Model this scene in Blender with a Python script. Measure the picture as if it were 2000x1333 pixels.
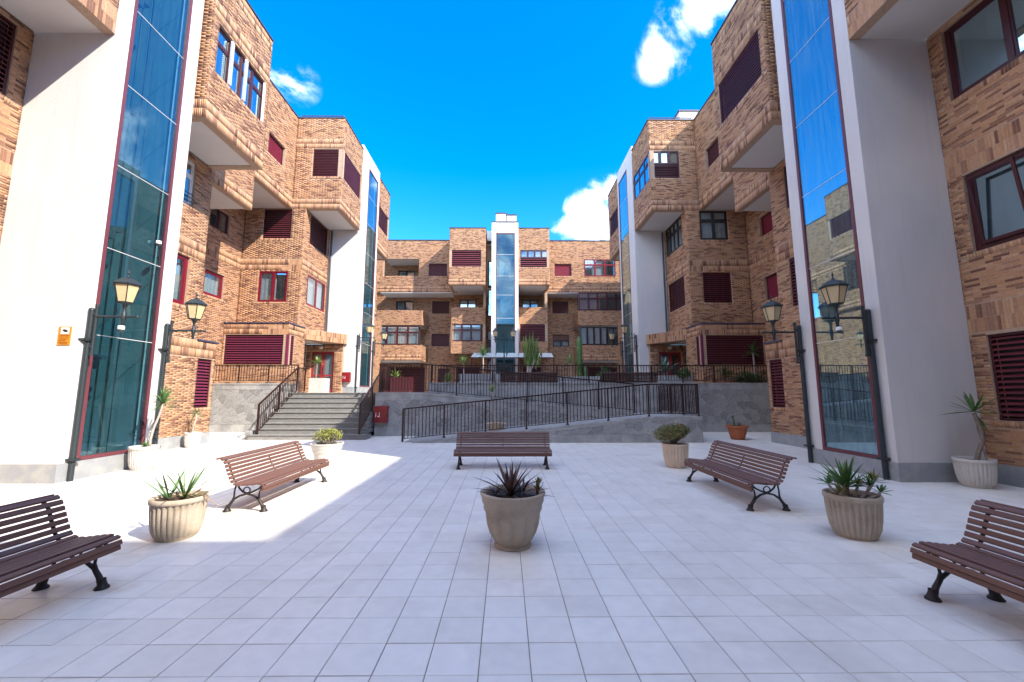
import bpy, math, random
import numpy as np
from mathutils import Vector, Matrix
random.seed(7); rng = np.random.default_rng(7)
PI = math.pi
scn = bpy.context.scene
for o in list(bpy.data.objects): bpy.data.objects.remove(o)
COL = scn.collection

# ------------------------------------------------------------------ camera
cam_d = bpy.data.cameras.new('camera'); cam = bpy.data.objects.new('camera', cam_d); COL.objects.link(cam)
cam_d.sensor_width = 36.0; cam_d.lens = 802/2000*36; cam_d.shift_x = 0.003; cam_d.clip_start = 0.05; cam_d.clip_end = 3000
TH = math.atan(102.5/802); PSI = math.atan(7/802); EYE = 1.57
cam.location = (0, 0, EYE); cam.rotation_euler = (PI/2+TH, 0, -PSI)
scn.camera = cam

# ------------------------------------------------------------------ world, sun, exposure
SUN_TO = Vector((1.0, -0.67, 1.0)).normalized()          # towards the sun
EL = math.asin(SUN_TO.z); AZ = math.atan2(SUN_TO.x, SUN_TO.y)
world = bpy.data.worlds.new('World'); scn.world = world; world.use_nodes = True
nt = world.node_tree; nt.nodes.clear()
def N(t, **k):
    n = nt.nodes.new(t)
    for a, v in k.items(): setattr(n, a, v)
    return n
def lk(a, b): nt.links.new(a, b)
sky = N('ShaderNodeTexSky', sky_type='NISHITA', sun_disc=False, sun_elevation=EL, sun_rotation=AZ, air_density=1.0, dust_density=0.15, ozone_density=3.0, altitude=50)
hsv = N('ShaderNodeHueSaturation'); hsv.inputs['Saturation'].default_value = 1.44; hsv.inputs['Value'].default_value = .70; hsv.inputs['Hue'].default_value = .505
lk(sky.outputs[0], hsv.inputs['Color'])
tc = N('ShaderNodeTexCoord')
noi = N('ShaderNodeTexNoise'); noi.inputs['Scale'].default_value = 8.0; noi.inputs['Detail'].default_value = 9; noi.inputs['Roughness'].default_value = .62; noi.inputs['Distortion'].default_value = .35
lk(tc.outputs['Generated'], noi.inputs['Vector'])
def math_n(op, a, b=None, c=None):
    n = N('ShaderNodeMath', operation=op)
    for i, v in enumerate((a, b, c)):
        if v is None: continue
        if hasattr(v, 'links') or hasattr(v, 'is_linked'): lk(v, n.inputs[i])
        else: n.inputs[i].default_value = v
    return n.outputs[0]
# cloud banks: direction, angular half-widths, tilt, density (in view first, then unseen clouds, zenith too, added for white fill light)
CLOUDS = [((-.405,.705,.582),.052,.038,.34), ((.305,.706,.639),.060,.040,.62), ((.336,.661,.671),.075,.045,.68), ((.386,.632,.672),.07,.035,.5),
          ((.178,.887,.420),.065,.040,.75), ((.215,.892,.385),.08,.045,.9), ((.145,.91,.385),.045,.035,.7), ((.240,.855,.45),.06,.035,.5),
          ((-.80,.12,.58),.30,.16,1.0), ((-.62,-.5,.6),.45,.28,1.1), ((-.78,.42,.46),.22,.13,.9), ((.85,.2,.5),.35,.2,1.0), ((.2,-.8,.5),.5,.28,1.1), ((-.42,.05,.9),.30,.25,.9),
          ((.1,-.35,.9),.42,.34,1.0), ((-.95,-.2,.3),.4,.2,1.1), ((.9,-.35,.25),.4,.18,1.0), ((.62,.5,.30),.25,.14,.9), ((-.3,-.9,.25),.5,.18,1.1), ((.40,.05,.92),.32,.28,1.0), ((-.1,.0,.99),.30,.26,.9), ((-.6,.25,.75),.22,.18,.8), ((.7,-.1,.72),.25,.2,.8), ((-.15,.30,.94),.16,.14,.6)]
tot = None
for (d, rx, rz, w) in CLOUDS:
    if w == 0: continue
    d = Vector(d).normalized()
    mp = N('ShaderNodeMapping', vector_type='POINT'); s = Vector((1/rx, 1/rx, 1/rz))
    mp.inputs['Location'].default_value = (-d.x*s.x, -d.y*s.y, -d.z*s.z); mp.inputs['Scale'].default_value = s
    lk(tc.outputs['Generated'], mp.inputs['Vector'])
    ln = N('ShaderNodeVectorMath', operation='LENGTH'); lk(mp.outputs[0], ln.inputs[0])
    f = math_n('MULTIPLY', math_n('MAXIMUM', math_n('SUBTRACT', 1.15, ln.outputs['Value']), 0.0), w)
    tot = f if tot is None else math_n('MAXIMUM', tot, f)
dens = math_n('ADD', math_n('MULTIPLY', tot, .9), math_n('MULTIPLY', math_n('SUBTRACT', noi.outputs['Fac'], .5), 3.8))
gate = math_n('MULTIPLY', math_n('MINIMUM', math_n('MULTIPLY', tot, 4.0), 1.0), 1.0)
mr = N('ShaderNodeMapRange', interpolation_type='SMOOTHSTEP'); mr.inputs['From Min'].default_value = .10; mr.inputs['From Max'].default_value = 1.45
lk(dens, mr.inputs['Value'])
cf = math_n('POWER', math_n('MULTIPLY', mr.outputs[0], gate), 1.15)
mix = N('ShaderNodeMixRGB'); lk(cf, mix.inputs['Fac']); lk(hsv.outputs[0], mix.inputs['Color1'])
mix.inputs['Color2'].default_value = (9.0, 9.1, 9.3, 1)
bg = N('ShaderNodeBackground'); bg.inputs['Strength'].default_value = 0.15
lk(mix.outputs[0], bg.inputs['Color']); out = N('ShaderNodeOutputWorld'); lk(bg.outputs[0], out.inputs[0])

sl = bpy.data.lights.new('sun', 'SUN'); sl.energy = 2.0; sl.angle = math.radians(0.53); sl.color = (1.0, .93, .82)
so = bpy.data.objects.new('sun', sl); COL.objects.link(so); so.rotation_euler = SUN_TO.to_track_quat('Z', 'Y').to_euler(); so.location = (20, -15, 30)
vs = scn.view_settings; vs.view_transform = 'Standard'; vs.look = 'None'; vs.gamma = 1; vs.use_curve_mapping = False; vs.exposure = 2.3
scn.cycles.max_bounces = 8; scn.cycles.diffuse_bounces = 5; scn.cycles.transparent_max_bounces = 16; scn.cycles.caustics_reflective = False

# ------------------------------------------------------------------ helpers
WP = {}
def wpos(o): return WP.get(o.name, Vector((0, 0, 0)))
def link(o, parent=None, world=(0, 0, 0)):
    COL.objects.link(o); w = Vector(world)
    if parent is not None: o.parent = parent; o.location = w - wpos(parent)
    else: o.location = w
    WP[o.name] = w
    return o
def thing(name, label, cat, loc=(0, 0, 0), group=None, kind=None):
    o = bpy.data.objects.new(name, None); o.empty_display_size = .3
    link(o, None, loc); o['label'] = label
    if cat: o['category'] = cat
    if group: o['group'] = group
    if kind: o['kind'] = kind
    return o
def tag(o, label=None, cat=None, group=None, kind=None):
    if label: o['label'] = label
    if cat: o['category'] = cat
    if group: o['group'] = group
    if kind: o['kind'] = kind
    return o
class MB:
    def __init__(s): s.v = []; s.f = []; s.sm = []
    def add(s, vs, fs, smooth=False):
        b = len(s.v); s.v += [tuple(map(float, v)) for v in vs]; s.f += [tuple(b+i for i in f) for f in fs]; s.sm += [smooth]*len(fs)
    def box(s, x0, x1, y0, y1, z0, z1):
        if x0 > x1: x0, x1 = x1, x0
        if y0 > y1: y0, y1 = y1, y0
        if z0 > z1: z0, z1 = z1, z0
        s.add([(x0,y0,z0),(x1,y0,z0),(x1,y1,z0),(x0,y1,z0),(x0,y0,z1),(x1,y0,z1),(x1,y1,z1),(x0,y1,z1)],
              [(3,2,1,0),(4,5,6,7),(0,1,5,4),(1,2,6,5),(2,3,7,6),(3,0,4,7)])
    def cbox(s, x0, x1, y0, y1, z0, z1, c=.006):     # box with chamfered long edges round x
        pr = [(y0+c,z0),(y1-c,z0),(y1,z0+c),(y1,z1-c),(y1-c,z1),(y0+c,z1),(y0,z1-c),(y0,z0+c)]
        n = 8; s.add([(x0,a,b) for a,b in pr]+[(x1,a,b) for a,b in pr], [tuple(range(n))[::-1] and tuple(range(n-1,-1,-1)), tuple(range(n,2*n))]+[(i,(i+1)%n,n+(i+1)%n,n+i) for i in range(n)])
    def prism(s, pts, z0, z1):
        n = len(pts); s.add([(x,y,z0) for x,y in pts]+[(x,y,z1) for x,y in pts], [tuple(range(n-1,-1,-1)), tuple(range(n,2*n))]+[(i,(i+1)%n,n+(i+1)%n,n+i) for i in range(n)])
    def tube(s, path, r, n=8, cap=True, smooth=True):
        path = [Vector(p) for p in path]; k = len(path)
        rs = r if hasattr(r, '__len__') else [r]*k
        vs = []; ref = None
        for i, p in enumerate(path):
            t = (path[min(i+1,k-1)]-path[max(i-1,0)]).normalized()
            if ref is None: ref = Vector((0,0,1)) if abs(t.z) < .9 else Vector((1,0,0))
            a = t.cross(ref).normalized(); b = a.cross(t).normalized(); ref = b
            for j in range(n):
                w = 2*PI*j/n; vs.append(p+(a*math.cos(w)+b*math.sin(w))*rs[i])
        fs = [(i*n+j, i*n+(j+1)%n, (i+1)*n+(j+1)%n, (i+1)*n+j) for i in range(k-1) for j in range(n)]
        s.add(vs, fs, smooth)
        if cap: s.add(vs[:n], [tuple(range(n-1,-1,-1))]); s.add(vs[-n:], [tuple(range(n))])
    def lathe(s, prof, n=32, c=(0,0,0), flute=None, smooth=True):
        vs = []
        for (r, z, *fl) in prof:
            f = fl[0] if fl else 0
            for j in range(n):
                w = 2*PI*j/n; rr = r
                if flute and f: rr = r*(1-f*(.5+.5*math.cos(flute*w))**2) if flute > 12 else r*(1-f*abs(math.cos(flute*w/2))**8)
                vs.append((c[0]+rr*math.cos(w), c[1]+rr*math.sin(w), c[2]+z))
        s.add(vs, [(i*n+j, i*n+(j+1)%n, (i+1)*n+(j+1)%n, (i+1)*n+j) for i in range(len(prof)-1) for j in range(n)], smooth)
    def mesh(s, name, mat):
        me = bpy.data.meshes.new(name); me.from_pydata(s.v, [], s.f)
        me.polygons.foreach_set('use_smooth', s.sm); me.materials.append(mat); me.update(); return me
    def build(s, name, mat, parent=None, world=(0,0,0), absolute=False):
        # absolute: vertices are world coordinates
        if absolute and parent is not None:
            w = wpos(parent); s.v = [(x-w.x, y-w.y, z-w.z) for x, y, z in s.v]; world = w
        elif parent is not None: world = wpos(parent)+Vector(world)
        o = bpy.data.objects.new(name, s.mesh(name, mat)); return link(o, parent, world)
def inst(name, me, parent, world, rot=None, scale=None):
    o = bpy.data.objects.new(name, me); link(o, parent, world)
    if rot is not None: o.rotation_euler = rot
    if scale is not None: o.scale = scale
    return o
def copy_tree(o, loc, rz, parent=None):
    c = o.copy(); COL.objects.link(c)
    if parent is None: c.location = loc; c.rotation_euler = (0,0,rz)
    else: c.parent = parent
    for ch in list(o.children): copy_tree(ch, None, None, c)
    return c

# ------------------------------------------------------------------ materials
def mat(name, color, rough=.6, var=0.0, vscale=8, bump=0.0, bscale=40, metal=0.0, spec=.5, attr=False, color2=None, c2scale=3, c2lo=.45, c2hi=.7, stretch=None, rnd=0.0):
    m = bpy.data.materials.new(name); m.use_nodes = True; t = m.node_tree; b = t.nodes['Principled BSDF']; L = t.links
    b.inputs['Roughness'].default_value = rough; b.inputs['Metallic'].default_value = metal; b.inputs['Specular IOR Level'].default_value = spec
    tc = t.nodes.new('ShaderNodeTexCoord'); co = tc.outputs['Object']
    g = t.nodes.new('ShaderNodeNewGeometry'); co = g.outputs['Position'] if not rnd else tc.outputs['Object']
    if stretch:
        mp = t.nodes.new('ShaderNodeMapping'); mp.inputs['Scale'].default_value = stretch; L.new(co, mp.inputs[0]); co = mp.outputs[0]
    col = None
    if attr:
        a = t.nodes.new('ShaderNodeAttribute'); a.attribute_name = 'tint'; col = a.outputs['Color']
    else:
        r = t.nodes.new('ShaderNodeRGB'); r.outputs[0].default_value = (*color, 1); col = r.outputs[0]
    if color2:
        n = t.nodes.new('ShaderNodeTexNoise'); n.inputs['Scale'].default_value = c2scale; n.inputs['Detail'].default_value = 6; L.new(co, n.inputs['Vector'])
        mr = t.nodes.new('ShaderNodeMapRange'); mr.inputs['From Min'].default_value = c2lo; mr.inputs['From Max'].default_value = c2hi; L.new(n.outputs['Fac'], mr.inputs['Value'])
        mx = t.nodes.new('ShaderNodeMixRGB'); L.new(mr.outputs[0], mx.inputs['Fac']); L.new(col, mx.inputs['Color1']); mx.inputs['Color2'].default_value = (*color2, 1); col = mx.outputs[0]
    if var:
        n = t.nodes.new('ShaderNodeTexNoise'); n.inputs['Scale'].default_value = vscale; n.inputs['Detail'].default_value = 5; L.new(co, n.inputs['Vector'])
        mr = t.nodes.new('ShaderNodeMapRange'); mr.inputs['From Min'].default_value = .25; mr.inputs['From Max'].default_value = .75; mr.inputs['To Min'].default_value = 1-var; mr.inputs['To Max'].default_value = 1+var; L.new(n.outputs['Fac'], mr.inputs['Value'])
        mx = t.nodes.new('ShaderNodeVectorMath'); mx.operation = 'SCALE'; L.new(col, mx.inputs[0]); L.new(mr.outputs[0], mx.inputs['Scale']); col = mx.outputs[0]
    if rnd:
        oi = t.nodes.new('ShaderNodeObjectInfo'); mr = t.nodes.new('ShaderNodeMapRange'); mr.inputs['To Min'].default_value = 1-rnd; mr.inputs['To Max'].default_value = 1+rnd; L.new(oi.outputs['Random'], mr.inputs['Value'])
        mx = t.nodes.new('ShaderNodeVectorMath'); mx.operation = 'SCALE'; L.new(col, mx.inputs[0]); L.new(mr.outputs[0], mx.inputs['Scale']); col = mx.outputs[0]
    L.new(col, b.inputs['Base Color'])
    if bump:
        n = t.nodes.new('ShaderNodeTexNoise'); n.inputs['Scale'].default_value = bscale; n.inputs['Detail'].default_value = 6; L.new(co, n.inputs['Vector'])
        bp = t.nodes.new('ShaderNodeBump'); bp.inputs['Strength'].default_value = bump; bp.inputs['Distance'].default_value = .01; L.new(n.outputs['Fac'], bp.inputs['Height']); L.new(bp.outputs[0], b.inputs['Normal'])
    return m
M = {}
M['brick'] = mat('brick_clay', (0,0,0), .85, var=.16, vscale=30, bump=.5, bscale=90, attr=True, spec=.25)
M['mortar'] = mat('mortar', (.43,.30,.21), .95, var=.15, vscale=15, bump=.4)
M['render_white'] = mat('white_render', (.64,.615,.59), .9, var=.045, vscale=1.6, bump=.25, bscale=25, color2=(.66,.63,.60), c2scale=.7, c2lo=.5, c2hi=.85, stretch=(1,1,.6))
M['soffit'] = mat('soffit_plaster', (.64,.615,.59), .9, var=.03, vscale=2)
M['plinth'] = mat('grey_granite', (.27,.28,.29), .6, var=.12, vscale=60, color2=(.36,.35,.33), c2scale=4, bump=.1)
M['tile'] = mat('paving_tile', (0,0,0), .42, var=.05, vscale=9, attr=True, color2=(.48,.43,.37), c2scale=1.7, c2lo=.52, c2hi=1.15, bump=.08, bscale=60, spec=.5)
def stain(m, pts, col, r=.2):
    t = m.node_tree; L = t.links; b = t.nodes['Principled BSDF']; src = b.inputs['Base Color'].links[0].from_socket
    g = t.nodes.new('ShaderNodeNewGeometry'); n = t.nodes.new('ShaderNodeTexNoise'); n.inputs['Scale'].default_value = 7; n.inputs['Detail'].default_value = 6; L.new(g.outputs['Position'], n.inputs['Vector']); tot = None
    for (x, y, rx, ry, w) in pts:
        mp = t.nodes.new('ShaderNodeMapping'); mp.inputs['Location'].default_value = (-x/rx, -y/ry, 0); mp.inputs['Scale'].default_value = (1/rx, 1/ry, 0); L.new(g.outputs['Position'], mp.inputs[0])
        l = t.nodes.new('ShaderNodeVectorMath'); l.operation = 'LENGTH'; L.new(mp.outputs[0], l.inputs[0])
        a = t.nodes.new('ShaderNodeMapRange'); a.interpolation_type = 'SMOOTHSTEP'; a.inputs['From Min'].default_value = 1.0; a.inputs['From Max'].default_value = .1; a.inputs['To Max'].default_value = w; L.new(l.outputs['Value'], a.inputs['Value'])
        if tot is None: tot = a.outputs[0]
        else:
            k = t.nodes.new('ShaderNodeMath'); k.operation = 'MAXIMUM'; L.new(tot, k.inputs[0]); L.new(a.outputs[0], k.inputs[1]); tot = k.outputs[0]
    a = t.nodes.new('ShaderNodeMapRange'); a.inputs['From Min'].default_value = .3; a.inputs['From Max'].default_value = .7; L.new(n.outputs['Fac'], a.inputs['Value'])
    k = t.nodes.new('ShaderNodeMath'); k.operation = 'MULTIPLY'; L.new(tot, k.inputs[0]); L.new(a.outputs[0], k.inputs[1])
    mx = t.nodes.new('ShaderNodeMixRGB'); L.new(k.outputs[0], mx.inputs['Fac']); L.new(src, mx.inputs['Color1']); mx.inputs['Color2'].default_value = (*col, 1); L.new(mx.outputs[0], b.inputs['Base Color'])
def streaks(m, col, amt, lo=.52, hi=.8):
    t = m.node_tree; L = t.links; b = t.nodes['Principled BSDF']; src = b.inputs['Base Color'].links[0].from_socket
    g = t.nodes.new('ShaderNodeNewGeometry'); mp = t.nodes.new('ShaderNodeMapping'); mp.inputs['Scale'].default_value = (5,5,.22); L.new(g.outputs['Position'], mp.inputs[0])
    n = t.nodes.new('ShaderNodeTexNoise'); n.inputs['Scale'].default_value = 1.6; n.inputs['Detail'].default_value = 8; n.inputs['Roughness'].default_value = .65; L.new(mp.outputs[0], n.inputs['Vector'])
    a = t.nodes.new('ShaderNodeMapRange'); a.inputs['From Min'].default_value = lo; a.inputs['From Max'].default_value = hi; a.inputs['To Max'].default_value = amt; L.new(n.outputs['Fac'], a.inputs['Value'])
    mx = t.nodes.new('ShaderNodeMixRGB'); L.new(a.outputs[0], mx.inputs['Fac']); L.new(src, mx.inputs['Color1']); mx.inputs['Color2'].default_value = (*col, 1); L.new(mx.outputs[0], b.inputs['Base Color'])
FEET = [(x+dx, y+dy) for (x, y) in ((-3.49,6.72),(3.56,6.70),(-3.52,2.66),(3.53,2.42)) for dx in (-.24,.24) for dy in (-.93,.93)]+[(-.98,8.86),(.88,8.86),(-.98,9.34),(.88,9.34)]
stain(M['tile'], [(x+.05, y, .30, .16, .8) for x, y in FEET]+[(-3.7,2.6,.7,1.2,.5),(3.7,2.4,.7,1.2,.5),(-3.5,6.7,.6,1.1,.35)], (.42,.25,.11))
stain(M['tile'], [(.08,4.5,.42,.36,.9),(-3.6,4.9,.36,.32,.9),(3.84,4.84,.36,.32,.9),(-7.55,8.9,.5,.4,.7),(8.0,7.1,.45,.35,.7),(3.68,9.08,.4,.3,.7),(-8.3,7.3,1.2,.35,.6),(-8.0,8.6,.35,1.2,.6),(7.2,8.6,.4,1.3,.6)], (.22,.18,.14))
M['grout'] = mat('grout', (.20,.165,.145), .9)
M['ground'] = mat('ground', (.42,.40,.38), .9, var=.1, vscale=1)
M['stone'] = mat('paving_stone_grey', (.275,.27,.262), .8, var=.25, vscale=14, bump=.4, bscale=50, rnd=.22)
M['joint'] = mat('light_joint', (.45,.445,.43), .9, var=.15, vscale=10)
M['concrete'] = mat('concrete', (.37,.365,.35), .85, var=.14, vscale=6, bump=.3, bscale=60, color2=(.24,.24,.235), c2scale=2.2)
M['step'] = mat('grey_stone_step', (.20,.195,.183), .75, var=.2, vscale=22, bump=.25, color2=(.25,.245,.235), c2scale=30, stretch=(.25,1,1))
M['slat'] = mat('bench_slat_paint', (.16,.078,.056), .5, var=.12, vscale=10, rnd=.10, bump=.15, bscale=30, stretch=(.12,1,1))
M['iron'] = mat('cast_iron', (.018,.014,.013), .55, var=.3, vscale=40, color2=(.10,.045,.025), c2scale=12, c2lo=.6, c2hi=.8)
M['rail'] = mat('burgundy_rail_paint', (.022,.006,.007), .4, var=.15, vscale=12)
M['lampmetal'] = mat('lamp_iron', (.019,.027,.031), .5, var=.2, vscale=20)
M['lampglass'] = mat('lamp_cream_glass', (.58,.45,.25), .35, var=.08, vscale=10)
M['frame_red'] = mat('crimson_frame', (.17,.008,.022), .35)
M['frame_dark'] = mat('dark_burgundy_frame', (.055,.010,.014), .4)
M['frame_black'] = mat('black_frame', (.014,.010,.012), .4)
M['frame_white'] = mat('white_frame', (.75,.75,.74), .4)
M['tower_frame'] = mat('maroon_metal_strip', (.14,.035,.045), .45)
M['louver'] = mat('burgundy_louver', (.14,.024,.034), .45, rnd=.08)
M['louver_purple'] = mat('purple_louver', (.16,.024,.058), .45, rnd=.06)
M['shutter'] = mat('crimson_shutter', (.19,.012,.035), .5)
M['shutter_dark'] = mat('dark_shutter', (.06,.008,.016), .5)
M['dark'] = mat('dark_interior', (.03,.03,.035), .9)
M['curtain'] = mat('curtain', (.55,.56,.56), .9, var=.12, vscale=18, stretch=(6,6,.2))
M['curtain_pink'] = mat('curtain_pink', (.5,.30,.33), .9, var=.12, vscale=18)
M['shaft'] = mat('lift_shaft_panel', (.10,.145,.155), .8, var=.12, vscale=2)
M['steel_dark'] = mat('shaft_steel', (.05,.055,.06), .6)
M['coping'] = mat('roof_coping', (.04,.045,.09), .4)
M['copingw'] = mat('pale_coping', (.62,.60,.58), .7)
M['pot_beige'] = mat('aggregate_pot', (.47,.39,.30), .9, var=.16, vscale=120, bump=.5, bscale=160, color2=(.30,.24,.17), c2scale=5, c2lo=.45, c2hi=.8)
M['pot_cream'] = mat('cream_pot', (.66,.51,.37), .85, var=.08, vscale=60, bump=.25, bscale=100, color2=(.48,.36,.25), c2scale=5, c2lo=.5, c2hi=.9)
M['pot_white'] = mat('white_pot', (.56,.525,.47), .85, var=.06, vscale=40, bump=.2, bscale=80, color2=(.42,.35,.27), c2scale=5, c2lo=.5, c2hi=.95)
M['terracotta'] = mat('terracotta', (.40,.115,.045), .75, var=.12, vscale=12)
M['soil'] = mat('soil', (.12,.075,.045), .95, var=.4, vscale=40, bump=1, bscale=60)
M['bark'] = mat('bark', (.22,.17,.13), .9, var=.3, vscale=25, bump=.6, bscale=40)
M['trunk_pale'] = mat('pale_stem', (.42,.36,.31), .9, var=.25, vscale=30, bump=.5)
def leafmat(name, c, c2, rough=.45):
    m = mat(name, c, rough, var=.25, vscale=14, color2=c2, c2scale=6, c2lo=.45, c2hi=.7, rnd=.18); return m
M['yucca'] = leafmat('yucca_leaf', (.06,.15,.035), (.12,.20,.05))
M['yucca_pale'] = leafmat('pale_yucca_leaf', (.16,.24,.05), (.26,.30,.08))  # paler, yellower leaf tone, also used for agave, euphorbia and shrub
M['agave_red'] = leafmat('reddish_aloe_leaf', (.065,.05,.045), (.16,.055,.04))
M['aloe_orange'] = leafmat('orange_aloe_leaf', (.14,.13,.03), (.28,.10,.03))
M['bush'] = leafmat('bush_leaf', (.15,.17,.04), (.24,.15,.07))
M['succulent'] = leafmat('succulent_leaf', (.30,.33,.06), (.14,.05,.09))
M['cactus'] = leafmat('cactus_green', (.05,.12,.03), (.12,.18,.05))
M['bluegreen'] = leafmat('blue_green_leaf', (.12,.22,.16), (.20,.28,.18))
M['dry'] = mat('dry_leaf', (.28,.18,.09), .9, var=.2)
M['red_box'] = mat('red_box', (.22,.01,.015), .4, var=.1, vscale=5)
M['white'] = mat('white_print', (.8,.8,.8), .6)
M['orange'] = mat('orange_sign', (.62,.25,.02), .5, var=.1, vscale=30)
M['darkprint'] = mat('dark_print', (.03,.02,.02), .5)
M['orangeprint'] = mat('brown_print', (.30,.09,.01), .5)
M['canopy'] = mat('white_canopy', (.52,.57,.56), .3)
M['door_red'] = mat('red_door', (.30,.03,.035), .4)
M['globe'] = mat('cream_globe', (.70,.66,.52), .3)
def glass(name, tint, refl, rough=0.0, rtint=(1,1,1), dust=.05):
    m = bpy.data.materials.new(name); m.use_nodes = True; t = m.node_tree; t.nodes.clear(); L = t.links
    o = t.nodes.new('ShaderNodeOutputMaterial'); mx = t.nodes.new('ShaderNodeMixShader')
    tr = t.nodes.new('ShaderNodeBsdfTransparent'); tr.inputs[0].default_value = (*tint, 1)
    gl = t.nodes.new('ShaderNodeBsdfGlossy'); gl.inputs['Roughness'].default_value = rough; gl.inputs['Color'].default_value = (*rtint, 1)
    lw = t.nodes.new('ShaderNodeLayerWeight'); fr = t.nodes.new('ShaderNodeMath'); fr.operation = 'POWER'; fr.inputs[1].default_value = 4.0; L.new(lw.outputs['Facing'], fr.inputs[0])
    mr = t.nodes.new('ShaderNodeMapRange'); mr.inputs['To Min'].default_value = refl; mr.inputs['To Max'].default_value = 1.0
    g = t.nodes.new('ShaderNodeNewGeometry'); n = t.nodes.new('ShaderNodeTexNoise'); n.inputs['Scale'].default_value = 1.2; L.new(g.outputs['Position'], n.inputs['Vector'])
    mp = t.nodes.new('ShaderNodeMapping'); mp.inputs['Scale'].default_value = (6,6,.5); L.new(g.outputs['Position'], mp.inputs[0]); n2 = t.nodes.new('ShaderNodeTexNoise'); n2.inputs['Scale'].default_value = 2; L.new(mp.outputs[0], n2.inputs['Vector'])
    bp = t.nodes.new('ShaderNodeBump'); bp.inputs['Strength'].default_value = .02; bp.inputs['Distance'].default_value = .02; L.new(n.outputs['Fac'], bp.inputs['Height']); L.new(bp.outputs[0], gl.inputs['Normal'])
    L.new(fr.outputs[0], mr.inputs['Value']); L.new(mr.outputs[0], mx.inputs['Fac']); L.new(tr.outputs[0], mx.inputs[1]); L.new(gl.outputs[0], mx.inputs[2])
    # a thin film of dust that catches the light
    df = t.nodes.new('ShaderNodeBsdfDiffuse'); df.inputs[0].default_value = (.45,.6,.65,1)
    m2 = t.nodes.new('ShaderNodeMixShader'); mr2 = t.nodes.new('ShaderNodeMapRange'); mr2.inputs['From Min'].default_value = .4; mr2.inputs['From Max'].default_value = .8; mr2.inputs['To Min'].default_value = dust*.2; mr2.inputs['To Max'].default_value = dust
    L.new(n2.outputs['Fac'], mr2.inputs['Value']); L.new(mr2.outputs[0], m2.inputs['Fac']); L.new(mx.outputs[0], m2.inputs[1]); L.new(df.outputs[0], m2.inputs[2])
    L.new(m2.outputs[0], o.inputs[0]); return m
M['glass_tower'] = glass('teal_tower_glass', (.66,.88,.93), .07, rtint=(.75,.92,1.0), dust=.02)
M['glass_tower_r'] = glass('sky_mirror_tower_glass', (.55,.80,.85), .30, rtint=(.72,.93,1.0), dust=.16)  # same glass as the left shafts, reflection raised to carry the mirrored sky
M['glass'] = glass('window_glass', (.82,.88,.90), .14)
M['glass_blue'] = glass('blue_window_glass', (.6,.78,.82), .40, rtint=(.8,.95,1))

streaks(M['render_white'], (.50,.45,.40), .38); streaks(M['brick'], (.12,.075,.055), .35, .55, .85); streaks(M['concrete'], (.52,.52,.51), .5, .55, .75)

# ------------------------------------------------------------------ projection (only to choose which pieces show largest)
Fv = Vector((math.sin(PSI)*math.cos(TH), math.cos(PSI)*math.cos(TH), math.sin(TH))); Rv = Vector((math.cos(PSI), -math.sin(PSI), 0)); Uv = Rv.cross(Fv)
def proj(p):
    d = Vector(p)-Vector((0,0,EYE)); z = d.dot(Fv)
    if z < .3: return None
    return 994+802*d.dot(Rv)/z, 666.5-802*d.dot(Uv)/z, z
def seen_size(p, n, area):
    q = proj(p)
    if q is None or not (-15 < q[0] < 2015 and -10 < q[1] < 1345): return 0
    d = (Vector((0,0,EYE))-Vector(p)); L = d.length; c = max(0, d.dot(Vector(n))/L)
    return area*c*(802/q[2])**2
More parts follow.
